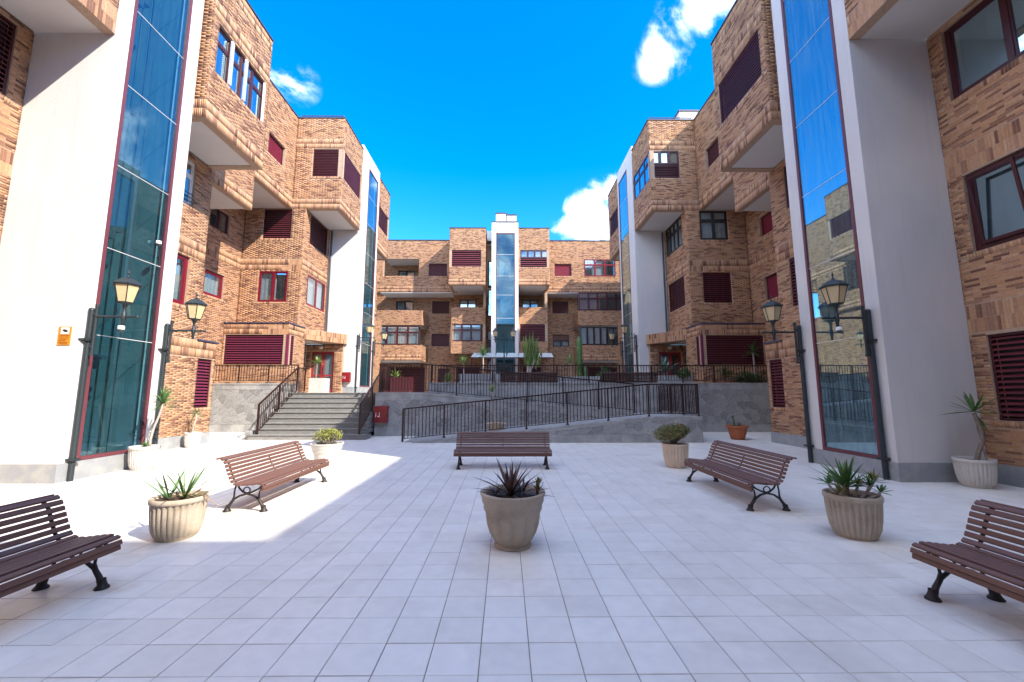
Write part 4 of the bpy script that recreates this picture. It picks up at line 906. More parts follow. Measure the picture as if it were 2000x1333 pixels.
# ------------------------------------------------------------------ railings
BAL = MB(); BAL.tube([(0,0,0),(0,0,1)], .0125, 6, cap=False); bal_me = BAL.mesh('baluster', M['rail'])
def railing(label, path, h, posts=True, pitch=.115, base=.10, postr=.02, group='burgundy railings', first_heavy=False):
    """path: floor points; balusters stay upright, rails follow the slope"""
    r = thing('railing', label, 'railing', path[0], group); P = [Vector(p) for p in path]
    for i in range(len(P)-1):
        a, b = P[i], P[i+1]; hor = Vector((b.x-a.x, b.y-a.y, 0)); L = hor.length
        if L < .02: continue
        d = hor/L; nn = Vector((-d.y, d.x, 0))
        def bar(zoff, w, t, nm):
            m = MB(); vs = []
            for p in (a, b):
                for (sx, sz) in ((-w,-t),(w,-t),(w,t),(-w,t)): vs.append(p+nn*sx+Vector((0,0,zoff+sz)))
            m.add(vs, [(3,2,1,0),(4,5,6,7),(0,1,5,4),(1,2,6,5),(2,3,7,6),(3,0,4,7)]); m.build(nm, M['rail'], r, absolute=True)
        bar(h, .03, .021, 'handrail'); bar(base, .012, .010, 'bottom_rail')
        n = max(1, int(round(L/pitch)))
        for k in range(n):
            p = a+(b-a)*((k+.5)/n); inst('baluster', bal_me, r, p+Vector((0,0,base)), scale=(1,1,h-base))
        if posts:
            npst = max(1, int(round(L/1.3)))
            for k in range(0 if i == 0 else 1, npst+1):
                p = a+(b-a)*(k/npst); m = MB(); heavy = first_heavy and i == 0 and k == 0; q = .028 if heavy else postr
                m.box(p.x-q, p.x+q, p.y-q, p.y+q, p.z+(0 if heavy else .05), p.z+h-.012)
                if not heavy: m.lathe([(.055,.001),(.05,.02),(.028,.06),(.02,.09)], 10, tuple(p))
                m.build('post', M['rail'], r, absolute=True)
    return r
railing('sunlit railing on the retaining wall left of the stairs', [(-12.3,17.2,2.0),(-8.62,17.2,2.0)], .74)
railing('left handrail of the staircase', [(-8.52,14.45,.178),(-8.52,16.95,1.6),(-8.52,17.6,1.6)], 1.02, first_heavy=True)
railing('right handrail of the staircase', [(-5.02,14.45,.178),(-5.02,16.95,1.6)], 1.02, first_heavy=True)
railing('railing of the upper ramp sloping down to the right', [(-4.78,17.0,1.6),(-4.78,15.72,1.6),(-3.2,15.72,1.61),(4.9,15.72,.85)], 1.08)
railing('long level railing on the parapet along the upper terrace', [(-3.1,17.23,2.02),(11.4,17.23,2.02)], .72)
railing('front ramp railing rising to the right, returning at the landing', [(-3.32,13.58,.02),(4.7,13.58,.82),(6.33,13.58,.82),(6.33,17.0,.82)], 1.05, first_heavy=True)

# ------------------------------------------------------------------ benches
BZ = .87
def make_bench(label):
    r = thing('bench', label, 'bench', (0,0,0), 'slatted cast iron benches')
    prof = [(-.262,.325,80),(-.270,.375,70),(-.245,.422,25),(-.185,.437,2),(-.125,.432,-4),(-.065,.424,-6),(-.005,.416,-5),(.055,.412,4),(.112,.424,22),(.156,.462,50),(.184,.518,66),(.206,.576,70),(.226,.634,70),(.246,.692,68),(.270,.748,62),(.306,.795,40),(.362,.806,-12)]
    k = 0
    for (y, z, a) in prof:
        m = MB(); m.cbox(-1.03, 1.03, -.0205, .0205, -.012, .012, .005); me = m.mesh('slat', M['slat'])
        o = inst('slat', me, r, (0, y, z*BZ), rot=(math.radians(a), 0, 0))
    for sx in (-.93, .93):
        m = MB(); q = lambda pts, rr: m.tube([(sx, y, z) for y, z in pts], rr, 7)
        # support under seat and behind the back
        m.tube([(sx,-.235,.33),(sx,-.245,.385),(sx,-.20,.412),(sx,-.12,.41),(sx,0,.393),(sx,.09,.395),(sx,.145,.42),(sx,.19,.49),(sx,.232,.60),(sx,.268,.71),(sx,.31,.765),(sx,.36,.785),(sx,.375,.765)], [.014]*13, 6)
        # crossing arches that make the legs
        q([(-.24,.02),(-.215,.10),(-.165,.18),(-.09,.235),(0,.262),(.09,.235),(.165,.18),(.215,.10),(.24,.02)], [.026,.022,.019,.015,.017,.015,.019,.022,.026])
        q([(-.215,.40),(-.15,.33),(-.07,.285),(0,.268)], [.013,.013,.013,.014]); q([(.13,.40),(.10,.34),(.05,.29),(0,.268)], [.013,.013,.013,.014])
        q([(-.19,.15),(-.165,.22),(-.175,.30),(-.215,.35)], [.014,.012,.011,.012]); q([(.19,.15),(.165,.22),(.165,.30),(.15,.40)], [.014,.012,.011,.012])
        q([(.045*math.cos(w), .315+.045*math.sin(w)) for w in [i*2*PI/12 for i in range(13)]], .009)
        for yy in (-.245, .245): m.lathe([(.052,0),(.05,.012),(.036,.03),(.026,.06),(.022,.09)], 10, (sx, yy, 0))
        m.v = [(x, y, z*BZ) for x, y, z in m.v]; m.build('leg_frame', M['iron'], r)
    m = MB(); m.tube([(-.93,0,.262*BZ),(.93,0,.262*BZ)], .008, 6)
    m.build('stretcher', M['iron'], r)
    m = MB(); m.tube([(0,-.12,.405),(0,.05,.39),(0,.14,.43),(0,.22,.58),(0,.265,.71)], .009, 6); m.v = [(x, y, z*BZ) for x, y, z in m.v]; m.build('slat_tie', M['iron'], r)
    return r
bench0 = make_bench('slatted bench facing the viewer in the middle of the courtyard, behind the urn')
bench0.location = (-.05, 9.10, 0)
for (x, y, z, deg, lab) in ((-3.49,6.72,0,90,'sunlit slatted bench at the left between the fluted pot and the smooth cream pot'), (3.56,6.70,0,-90,'shaded slatted bench at the right beside the round bush'),
      (-3.52,2.66,0,90,'nearest slatted bench cut off by the left edge of the photo'), (3.53,2.42,0,-90,'nearest slatted bench cut off by the right edge of the photo'),
      (1.02,17.95,1.6,180,'dark bench on the upper terrace behind the long railing, seen from the back at centre'), (5.35,17.95,1.6,180,'dark bench on the upper terrace seen from the back, right one of the two')):
    c = copy_tree(bench0, (x, y, z), math.radians(deg)); c['label'] = lab
    if z: c.scale = (1.2, 1.0, 1.22)

# ------------------------------------------------------------------ pots and plants
def soil_disc(r, root, c, z):
    m = MB(); n = 24; vs = [(c[0], c[1], z+.015)]; rings = 3
    for k in range(1, rings+1):
        for j in range(n): w = 2*PI*j/n; vs.append((c[0]+r*k/rings*math.cos(w), c[1]+r*k/rings*math.sin(w), z+random.uniform(-.008,.012)))
    fs = [(0, 1+j, 1+(j+1)%n) for j in range(n)]+[(1+(k-1)*n+j, 1+k*n+j, 1+k*n+(j+1)%n, 1+(k-1)*n+(j+1)%n) for k in range(1, rings) for j in range(n)]
    m.add(vs, fs, True); return m.build('soil', M['soil'], root)
PG = 'planters on the courtyard floor'
def pot(kind, label, loc, r, h, matn, group=PG, wide=1.0):
    root = thing('planter', label, 'planter', loc, group); m = MB(); t = .045
    if kind == 'urn':
        pr = [(.55,0),(.57,.03),(.52,.06),(.50,.07),(.60,.14,.10),(.72,.27,.10),(.80,.42,.10),(.83,.56,.08),(.835,.62,0),(.87,.66),(.895,.70),(.885,.745),(.90,.77),(.94,.82),(.955,.90),(.99,.945),(1.0,.965),(.995,.995),(.97,1.0),(.87,.985),(.85,.93),(.84,.84)]; fl = 12
        m.lathe([(a*r*1.0, b*h, *(c and [c[0]] or [])) for a, b, *c in pr], 96, flute=fl)
    elif kind == 'fluted':
        pr = [(.66,0),(.70,.03),(.69,.05),(.76,.08,.055),(.86,.22,.095),(.92,.45,.095),(.955,.72,.09),(.965,.84,.07),(.975,.87,0),(1.0,.88),(1.01,.93),(1.0,.985),(.98,1.0),(.90,.99),(.88,.93),(.87,.86)]
        m.lathe([(a*r, b*h, *(c and [c[0]] or [])) for a, b, *c in pr], 160, flute=28)
    elif kind == 'cyl':
        pr = [(.60,0),(.66,.02),(.72,.05),(.78,.11,.08),(.88,.30,.10),(.94,.6,.10),(.97,.88,.08),(.98,.91,0),(1.0,.93),(1.01,.97),(.99,1.0),(.90,.99),(.88,.9)]
        m.lathe([(a*r, b*h, *(c and [c[0]] or [])) for a, b, *c in pr], 144, flute=22)
    elif kind == 'smooth':
        pr = [(.58,0),(.60,.02),(.70,.30),(.77,.55),(.79,.60),(.83,.63),(.86,.68),(.85,.72),(.88,.75),(.93,.86),(.965,.92),(1.0,.95),(1.0,.985),(.98,1.0),(.89,.985),(.87,.92),(.85,.84)]
        m.lathe([(a*r, b*h) for a, b in pr], 64)
    elif kind == 'terracotta':
        pr = [(.55,0),(.60,.02),(.72,.3),(.83,.62),(.89,.82),(.90,.84),(1.0,.855),(1.02,.90),(1.01,.99),(.98,1.0),(.90,.99),(.88,.9)]
        m.lathe([(a*r, b*h) for a, b in pr], 48)
    m.build('pot', M[matn], root); soil_disc(.89*r, root, (0,0), h*.90)
    return root
def leaf_mesh(name, L, w, mn, droop=.25, fold=.35, seg=7):
    m = MB(); vs = []
    for i in range(seg+1):
        t = i/seg; ww = w*(.55+.9*t if t < .35 else (.865+.135)*(1-((t-.35)/.65)**1.7)); ww = max(ww, .0006)
        z = -droop*L*t*t; x = L*t
        vs += [(x, -ww/2, z+fold*ww/2), (x, 0, z), (x, ww/2, z+fold*ww/2)]
    fs = []
    for i in range(seg):
        a = 3*i; fs += [(a, a+3, a+4, a+1), (a+1, a+4, a+5, a+2)]
    m.add(vs, fs, True); return m.mesh(name, M[mn])
LM = {}
def leafm(L, w, mn, droop, fold=.35):
    k = (round(L,2), round(w,3), mn, round(droop,2))
    if k not in LM: LM[k] = leaf_mesh('leaf', L, w, mn, droop, fold)
    return LM[k]
def rosette(root, c, n, L, w, mn, e0=10, e1=85, droop=.2, seed=1, lv=.25, azr=None, parent=None):
    r = random.Random(seed)
    for i in range(n):
        t = i/max(1, n-1); el = math.radians(e0+(e1-e0)*t+r.uniform(-6,6)); az = i*2.399963+r.uniform(-.25,.25)
        if azr: az = azr[0]+(azr[1]-azr[0])*r.random()
        dr = droop*r.choice((.4,1.0,1.5)); sc = 1+r.uniform(-lv, lv*.6)-.15*t
        o = inst('leaf', leafm(L, w, mn, dr), parent or root, wpos(root)+Vector(c)+Vector((math.cos(az)*.012, math.sin(az)*.012, .02*t)), rot=(r.uniform(-.25,.25), -el, az), scale=(sc, sc*r.uniform(.85,1.15), sc))
def stem(root, path, rad, matn='bark', nm='stem'):
    m = MB(); m.tube(path, rad, 9); return m.build(nm, M[matn], root)
def plant(name, label, loc, cat='plant', group=None): return thing(name, label, cat, loc, group)
# centre urn
pot('urn', 'large stone urn with fluted belly in the foreground centre', (.08,4.52,0), .345, .55, 'pot_beige')
p = plant('aloe_plant', 'reddish spiky aloe in the foreground urn', (.06,4.50,.50)); rosette(p, (0,0,0), 34, .42, .044, 'agave_red', 8, 80, .12, 3); rosette(p, (-.16,-.02,0), 14, .2, .03, 'agave_red', 0, 60, .2, 4); rosette(p, (.12,.06,0), 14, .24, .03, 'agave_red', 5, 70, .2, 5)
p = plant('bromeliad_plant', 'small orange green rosette at the right rim of the foreground urn', (.33,4.45,.50)); stem(p, [(0,0,-.02),(.01,0,.10)], .014, 'bark'); rosette(p, (.01,0,.06), 22, .10, .022, 'aloe_orange', 5, 85, -.1, 6); rosette(p, (.015,0,.13), 16, .07, .02, 'aloe_orange', 15, 85, -.1, 16)
# left pot
pot('fluted', 'fluted stone planter half in sun in the left foreground, before the sunlit bench', (-3.63,4.80,0), .268, .44, 'pot_beige')
p = plant('yucca_plant', 'sparse spiky yucca in the left foreground planter', (-3.63,4.80,.41))
rosette(p, (.05,0,0), 17, .46, .030, 'yucca', 18, 72, .02, 11); rosette(p, (-.10,-.03,0), 11, .46, .028, 'yucca', 8, 55, .03, 12); rosette(p, (.14,.05,0), 8, .22, .022, 'dry', 0, 30, .3, 13)
# right pot
pot('fluted', 'fluted beige planter in shade in the right foreground, beside the bench', (3.90,4.77,0), .268, .46, 'pot_beige')
p = plant('yucca_plant', 'broad leaved green yucca with small side rosettes in the right foreground planter', (3.88,4.77,.42))
stem(p, [(-.03,0,-.03),(-.04,0,.10)], .03, 'bark'); rosette(p, (-.04,0,.10), 30, .37, .045, 'yucca', 12, 85, .06, 21)
for (x, y, z, L, sd, mm) in ((-.27,-.05,.14,.14,22,'yucca'),(-.20,-.12,.06,.14,23,'aloe_orange'),(.12,.02,.12,.13,24,'aloe_orange'),(.20,-.04,.12,.14,25,'yucca'),(.30,.02,.15,.15,26,'aloe_orange'),(.26,-.10,.06,.11,27,'yucca')):
    stem(p, [(x*.45,y*.5,-.03),(x*.8,y,z*.5),(x,y,z)], [.018,.015,.012], 'trunk_pale'); rosette(p, (x,y,z), 18, L, .026, mm, -5, 80, .05, sd)
# pots further back
pot('smooth', 'smooth cream planter with moulded rim beside the sunlit bench', (-3.90,9.24,0), .345, .50, 'pot_white')
p = plant('succulent_bush', 'yellow green and purple succulent in the smooth cream planter', (-3.90,9.28,.47))
r = random.Random(5)
def leaf_cloud(p, n, rx, ry, rz, zc, size, mn, seed, nm='foliage', lo=-.3):
    r = random.Random(seed); m = MB()
    lobes = [(r.gauss(0,.45), r.gauss(0,.45), r.uniform(0,.5), r.uniform(.45,.75)) for _ in range(11)]
    k = 0
    while k < n:
        lx, ly, lz, lr = r.choice(lobes); v = Vector((r.gauss(0,1), r.gauss(0,1), r.gauss(0,1))).normalized()*lr*r.uniform(.55,1.0)
        q = Vector((lx+v.x, ly+v.y, lz+v.z))
        if q.z < lo or q.length > 1.05: continue
        c = Vector((q.x*rx, q.y*ry, zc+q.z*rz)); a = Vector((r.gauss(0,1), r.gauss(0,1), r.gauss(0,1)+.6)).normalized(); b = a.cross(Vector((r.gauss(0,1), r.gauss(0,1), r.gauss(0,1)))).normalized(); s = size*r.uniform(.6,1.3)
        m.add([c-b*s*.35, c+a*s*.5+a.cross(b)*s*.05, c+b*s*.35, c-a*s*.5], [(0,1,2,3)]); k += 1
    o = m.build(nm, M[mn], p); o['kind'] = 'stuff'; return o
for i in range(12):
    a = i*.524; stem(p, [(.02*math.cos(a),.02*math.sin(a),-.04),(.13*math.cos(a),.13*math.sin(a),.08),(.20*math.cos(a),.20*math.sin(a),.18)], [.012,.009,.006], 'trunk_pale')
leaf_cloud(p, 1500, .33, .30, .24, .13, .032, 'succulent', 7)
for i in range(26):
    a = random.uniform(0, 2*PI); q = random.uniform(.05,.27); rosette(p, (q*math.cos(a), q*math.sin(a), .30-.5*q+random.uniform(-.03,.03)), 9, .055, .024, 'succulent', 5, 80, -.1, 300+i)
pot('cyl', 'cream fluted planter holding the round bush, left of the right bench', (3.68,9.08,0), .275, .50, 'pot_cream')
p = plant('round_bush', 'dome shaped olive green bush in the cream fluted planter', (3.65,9.08,.46)); stem(p, [(0,0,-.04),(.0,0,.10)], .045, 'bark')
for i in range(16):
    a = i*.42*PI; stem(p, [(0,0,.03),(.14*math.cos(a),.14*math.sin(a),.14),(.33*math.cos(a),.30*math.sin(a),.24+.05*math.sin(i))], [.02,.012,.006], 'bark')
leaf_cloud(p, 5200, .40, .38, .27, .21, .030, 'bush', 9, lo=-.55)
pot('fluted', 'white fluted planter standing against the left lift shaft glass', (-7.58,8.90,0), .255, .48, 'pot_white')
p = plant('dragon_tree', 'thin stemmed yucca leaning against the left lift shaft', (-7.58,8.90,.44))
stem(p, [(.10,0,-.04),(.11,0,.18),(.16,0,.42),(.24,0,.66),(.30,0,.92)], [.03,.026,.022,.022,.02], 'trunk_pale'); rosette(p, (.30,0,.92), 44, .42, .036, 'yucca', -25, 85, .12, 31); rosette(p, (.10,-.12,.02), 30, .16, .026, 'yucca', -10, 80, .15, 32)
pot('fluted', 'small white planter against the sunlit brick wall at the left', (-9.20,12.42,0), .21, .44, 'pot_white')
p = plant('dragon_tree', 'small drooping yucca in front of the purple corner louver', (-9.2,12.42,.42))
stem(p, [(-.02,0,-.02),(.0,0,.2),(.06,0,.42),(.05,0,.58)], [.03,.026,.024,.02], 'trunk_pale'); rosette(p, (.05,0,.58), 26, .27, .03, 'yucca', -35, 60, .25, 33); rosette(p, (-.1,-.03,.0), 7, .38, .02, 'dry', 55, 85, .02, 34)
pot('fluted', 'white fluted planter between the right lift tower and the brick wall', (8.02,7.16,0), .265, .47, 'pot_white')
p = plant('dragon_tree', 'bent yucca tree in the white planter at the right, before the louver', (8.02,7.16,.43))
stem(p, [(.04,0,-.04),(.10,0,.14),(.20,0,.32),(.20,.0,.52),(.12,0,.80)], [.035,.034,.034,.032,.03], 'bark'); stem(p, [(.24,0,-.02),(.19,0,.2),(.15,0,.36)], [.014,.013,.012], 'trunk_pale')
rosette(p, (.12,0,.82), 18, .44, .058, 'yucca', -8, 70, .05, 35); rosette(p, (.15,0,.74), 4, .42, .05, 'yucca', -78, -60, .0, 36, azr=(-.5,.5))
pot('terracotta', 'terracotta pot on the floor by the shaded retaining wall', (8.03,14.42,0), .35, .47, 'terracotta')
p = plant('small_cactus', 'small cactus with low leaves in the terracotta pot', (8.03,14.42,.44)); stem(p, [(-.08,0,-.04),(-.09,0,.12),(-.13,0,.30)], [.03,.03,.022], 'cactus'); rosette(p, (-.13,0,.28), 9, .12, .03, 'cactus', 20, 85, 0, 41); rosette(p, (.12,0,0), 12, .22, .035, 'cactus', 10, 70, .2, 42); rosette(p, (.0,-.08,0), 10, .2, .03, 'cactus', 5, 60, .2, 43)
pot('smooth', 'pale bowl planter on the front ramp behind the middle bench', (-.33,14.75,.24), .36, .30, 'pot_cream')
p = plant('dragon_tree', 'slender palm like yucca on the front ramp', (-.33,14.75,.5)); stem(p, [(-.05,0,-.04),(-.07,0,.6),(-.14,0,1.12)], [.03,.024,.02], 'trunk_pale'); rosette(p, (-.14,0,1.12), 34, .34, .03, 'yucca_pale', 15, 85, .05, 44); stem(p, [(.15,0,-.04),(.2,.02,.2),(.28,.03,.62)], [.012,.01,.006], 'bark')

# terrace planters and plants
TG = 'planters on the upper terrace'
def block_planter(label, x0, x1, y0, y1, h, matn='concrete', zb=1.6):
    r = thing('planter', label, 'planter', ((x0+x1)/2, (y0+y1)/2, zb), TG); m = MB(); t = .08
    m.box(x0, x1, y0, y0+t, zb, zb+h); m.box(x0, x1, y1-t, y1, zb, zb+h); m.box(x0, x0+t, y0+t, y1-t, zb, zb+h-.001); m.box(x1-t, x1, y0+t, y1-t, zb, zb+h-.001); m.build('planter_box', M[matn], r, absolute=True)
    m = MB(); m.box(x0+t, x1-t, y0+t, y1-t, zb, zb+h-.08); m.build('soil', M['soil'], r, absolute=True)
    return r
block_planter('long grey concrete planter left of the central terrace bench', -2.1, -.25, 18.6, 19.4, .85)
block_planter('grey concrete planter between the two terrace benches', 2.5, 4.5, 19.6, 20.4, .78)
block_planter('grey concrete planter right of the terrace benches by the entrance', 7.1, 9.1, 19.0, 19.7, .80)
block_planter('white square planter before the left entrance door', -8.35, -7.72, 17.62, 18.2, .62, 'pot_white')
block_planter('dark red trough planter on the left of the upper terrace', -6.6, -5.1, 22.0, 22.5, .85, 'frame_dark')
p = plant('yucca_plant', 'bright green yucca rising behind the left stair rail', (-8.45,18.45,1.6)); stem(p, [(0,0,0),(0,0,.9),(.02,0,1.3)], .035, 'bark'); rosette(p, (.02,0,1.3), 34, .42, .05, 'yucca_pale', 0, 85, .15, 51)
p = plant('agave_plant', 'pale green agave in the dark red trough', (-5.9,22.25,2.42)); rosette(p, (0,0,0), 30, .6, .07, 'yucca_pale', 5, 80, .12, 52)
def tree_yucca(label, x, y, zb, h, L, mn, seed, n=36, w=.05, e0=-10):
    p = plant('dragon_tree', label, (x,y,zb)); stem(p, [(0,0,0),(.03,0,h*.5),(0,0,h)], [.05,.04,.035], 'trunk_pale'); rosette(p, (0,0,h), n, L, w, mn, e0, 85, .12, seed)
tree_yucca('tuft topped yucca, left of the far canopy', -2.45, 24.0, 1.6, 1.75, .62, 'yucca', 53)
tree_yucca('grey green yucca before the left end of the far canopy', -1.2, 22.0, 1.6, 2.0, .75, 'yucca', 54, 44)
tree_yucca('bright fan shaped yucca right of the far canopy', 3.7, 23.5, 1.6, 1.7, .72, 'yucca_pale', 55, 44)
tree_yucca('yucca crown showing beside the brick corner at the far right', 10.9, 17.9, 1.6, 1.75, .6, 'yucca', 56, 34, .055, -30)
p = plant('euphorbia_tree', 'tall pale green pencil euphorbia before the far tower', (1.25,22.5,1.6)); r = random.Random(8)
stem(p, [(0,0,0),(.0,0,.9),(.05,0,1.5)], [.12,.11,.10], 'trunk_pale'); stem(p, [(.03,0,1.0),(.3,0,1.7),(.5,0,2.4)], [.09,.07,.05], 'trunk_pale')
for i in range(90):
    a = r.uniform(0, 2*PI); bx = r.choice((0,.0,.42)); q = r.uniform(.05,.42); z0 = r.uniform(1.3,2.5)
    stem(p, [(bx+q*.4*math.cos(a), q*.4*math.sin(a), z0), (bx+q*.8*math.cos(a), q*.8*math.sin(a), z0+.35), (bx+q*1.05*math.cos(a), q*math.sin(a), z0+r.uniform(.6,.95))], [.028,.024,.014], 'yucca_pale' if i % 3 else 'cactus', 'branch')
p = plant('column_cactus', 'tall dark columnar cactus right of the far canopy', (4.35,24.0,1.6))
m = MB(); m.lathe([(.10,0,.2),(.15,.6,.2),(.16,1.8,.2),(.17,2.9,.2),(.12,3.2,.2),(.02,3.32)], 24, flute=13); m.build('stem', M['cactus'], p); m = MB(); m.lathe([(.08,0,.2),(.12,.5,.2),(.12,1.4,.2),(.03,1.6)], 20, (.35,.1,0), flute=13); m.build('stem', M['cactus'], p)
p = plant('agave_plant', 'small blue green agave on the terrace at the foot of the euphorbia', (2.2,22.2,2.0)); rosette(p, (0,0,0), 20, .45, .07, 'bluegreen', 20, 85, .02, 57)
p = plant('agave_plant', 'large blue green agave before the right entrance door', (7.55,19.35,2.35)); rosette(p, (0,0,.25), 26, .75, .13, 'bluegreen', 0, 80, .15, 58); stem(p, [(0,0,0),(0,0,.3)], .06, 'bark')
p = plant('leafy_shrub', 'dark green leafy shrub hanging over the right concrete planter', (8.25,19.1,2.2)); leaf_cloud(p, 700, .32, .28, .4, .2, .10, 'yucca', 59); stem(p, [(0,0,-.2),(0,0,.2)], .03, 'bark')
pot('terracotta', 'shallow terracotta bowl on the terrace before the big dark louver', (9.6,18.0,1.62), .55, .42, 'terracotta', TG)
p = plant('yucca_plant', 'green yucca in the shallow terracotta bowl', (9.6,18.0,2.0)); stem(p, [(0,0,0),(0,0,.35)], .05, 'bark'); rosette(p, (0,0,.35), 40, .62, .055, 'yucca', -5, 85, .12, 60)
p = plant('leafy_shrub', 'low green shrub behind the railing at the far right of the terrace', (10.7,17.8,1.75)); leaf_cloud(p, 900, .75, .3, .5, .35, .09, 'yucca', 61); stem(p, [(0,0,-.15),(0,0,.3)], .03, 'bark')
p = plant('leafy_shrub', 'dark shrub in the shadow under the far right balcony', (6.1,25.5,1.6)); leaf_cloud(p, 900, .5, .4, .8, .9, .11, 'cactus', 62); stem(p, [(0,0,0),(0,0,.9)], .04, 'bark')
p = plant('leafy_shrub', 'small yellowish shrub beside the grey planter at centre left', (-2.7,19.4,1.6)); leaf_cloud(p, 350, .2, .2, .4, .6, .07, 'yucca_pale', 63); stem(p, [(0,0,0),(0,0,.6)], .025, 'bark')

# ------------------------------------------------------------------ lamps
def make_lamp(label, h=3.02):
    r = thing('street_lamp', label, 'lamp', (0,0,0), 'lantern lamps on wall brackets'); K = M['lampmetal']
    # local: wall at x=0, arm reaches towards +x
    m = MB(); m.tube([(.07,0,0),(.07,0,h+.12)], .045, 14); m.lathe([(.052,h+.12),(.048,h+.15),(.02,h+.17),(.001,h+.17)], 14, (.07,0,0)); m.build('pole', K, r)
    m = MB(); m.box(.01,.15,-.07,.07,.36,.40); m.box(.0,.14,-.065,.065,2.55,2.60); m.tube([(.06,-.07,2.575),(.0,-.11,2.575)], .02, 8); m.build('pole_clamp', K, r)
    m = MB(); m.tube([(.165,0,h-.72),(.165,0,h+.20)], .026, 10); m.tube([(.165,0,h-.75),(.165,0,h-.70)], .036, 10); m.tube([(.165,0,h+.17),(.165,0,h+.23)], .034, 10); m.box(.10,.17,-.02,.02,h-.6,h-.54); m.box(.10,.17,-.02,.02,h+.02,h+.08); m.build('bracket', K, r)
    m = MB(); m.tube([(.165,0,h),(.62,0,h-.005),(.92,0,h-.01)], [.026,.022,.020], 10)
    m.lathe([(.001,-.03),(.028,-.02),(.034,0),(.028,.02),(.001,.03)], 10, (.94,0,h-.01)); m.build('arm', K, r)
    m = MB(); m.lathe([(.018,-.20),(.028,-.18),(.026,-.10),(.040,-.07),(.040,.05),(.028,.07),(.026,.16),(.036,.20),(.045,.23),(.09,.27)], 14, (.68,0,h)); m.build('lantern_stem', K, r)
    c = (.68, 0); zb, zt, rb, rt = h+.27, h+.60, .125, .205
    def hexp(rad, z, off=0): return [(c[0]+rad*math.cos(PI/3*i+off), c[1]+rad*math.sin(PI/3*i+off), z) for i in range(6)]
    B0, T0 = hexp(rb, zb, .26), hexp(rt, zt, .26); cage = MB()
    for i in range(6):
        cage.tube([B0[i], T0[i]], .0085, 5); cage.tube([B0[i], B0[(i+1)%6]], .009, 5); cage.tube([T0[i], T0[(i+1)%6]], .012, 5)
    lc = cage.build('lantern_cage', K, r)
    for i in range(6):
        g = MB(); f = .985; q = [Vector(v) for v in (B0[i], B0[(i+1)%6], T0[(i+1)%6], T0[i])]; cc = Vector((c[0], c[1], 0))
        g.add([Vector((cc.x+(v.x-cc.x)*f, cc.y+(v.y-cc.y)*f, v.z)) for v in q], [(0,1,2,3)]); o = bpy.data.objects.new('pane', g.mesh('pane', M['lampglass'])); link(o, lc, wpos(lc))
    m = MB(); A, Bh, Ch, Dh = hexp(rt+.03, zt+.0, .26), hexp(rt+.035, zt+.02, .26), hexp(.12, zt+.12, .26), hexp(.075, zt+.135, .26)
    vs = A+Bh+Ch+Dh+[(c[0], c[1], zt+.17)]; fs = [(i, (i+1)%6, 6+(i+1)%6, 6+i) for i in range(6)]+[(6+i, 6+(i+1)%6, 12+(i+1)%6, 12+i) for i in range(6)]+[(12+i, 12+(i+1)%6, 18+(i+1)%6, 18+i) for i in range(6)]+[(18+i, 18+(i+1)%6, 24) for i in range(6)]+[(5,4,3,2,1,0)]
    m.add(vs, fs); m.build('lantern_roof', K, r)
    m = MB(); m.lathe([(.03,.165),(.012,.19),(.010,.22),(.022,.24),(.012,.27),(.001,.31)], 10, (c[0], c[1], zt)); m.build('finial', K, r)
    return r
lamp0 = make_lamp('lantern on the nearer pole of the left lift shaft, in front of its glass')
xl, xr = X(-1,7.5), X(1,7.5)
lamp0.location = (xl, 7.74, 0)
for (x, y, z, deg, lab) in ((xl,9.5,0,0,'lantern on the farther pole of the left lift shaft, seen against sunlit brick'), (xr,7.74,0,180,'lantern on the nearer pole of the right lift shaft, in front of its glass'), (xr,9.62,0,180,'lantern on the farther pole of the right lift shaft, seen against shaded brick'),
      (xl,21.75,1.5,0,'lantern on the distant left lift tower, nearer one of the pair'), (xl,24.35,1.5,0,'lantern on the distant left lift tower, farther one of the pair'), (xr,21.75,1.5,180,'lantern on the distant right lift tower, nearer one of the pair'), (xr,24.35,1.5,180,'lantern on the distant right lift tower, farther one of the pair')):
    c = copy_tree(lamp0, (x, y, z), math.radians(deg)); c['label'] = lab
    for ch in c.children:
        if ch.name.startswith('pole') and z: pass
# two armed lamp before the far tower
r = thing('street_lamp', 'two armed lantern post before the far central tower', 'lamp', (-.08,28,1.6), 'lantern lamps on wall brackets')
m = MB(); m.lathe([(.12,0),(.12,.3),(.06,.45),(.045,1.2),(.045,3.5),(.03,4.2),(.001,4.3)], 14); m.build('pole', M['lampmetal'], r); m = MB(); m.tube([(-.75,0,3.65),(.75,0,3.65)], .025, 8); m.tube([(-.12,0,3.0),(-.12,0,4.0)], .02, 6); m.tube([(.12,0,3.0),(.12,0,4.0)], .02, 6); m.build('arm', M['lampmetal'], r)
for sx in (-.62, .62):
    m = MB(); m.lathe([(.03,-.2),(.04,.12),(.11,.2),(.19,.55),(.22,.56),(.1,.68),(.02,.8),(.001,.85)], 6, (sx,0,3.65), smooth=False); lc = m.build('lantern_cage', M['lampmetal'], r); m = MB(); m.lathe([(.118,.21),(.193,.54)], 6, (sx,0,3.65), smooth=False); o = bpy.data.objects.new('pane', m.mesh('pane', M['lampglass'])); link(o, lc, wpos(lc))

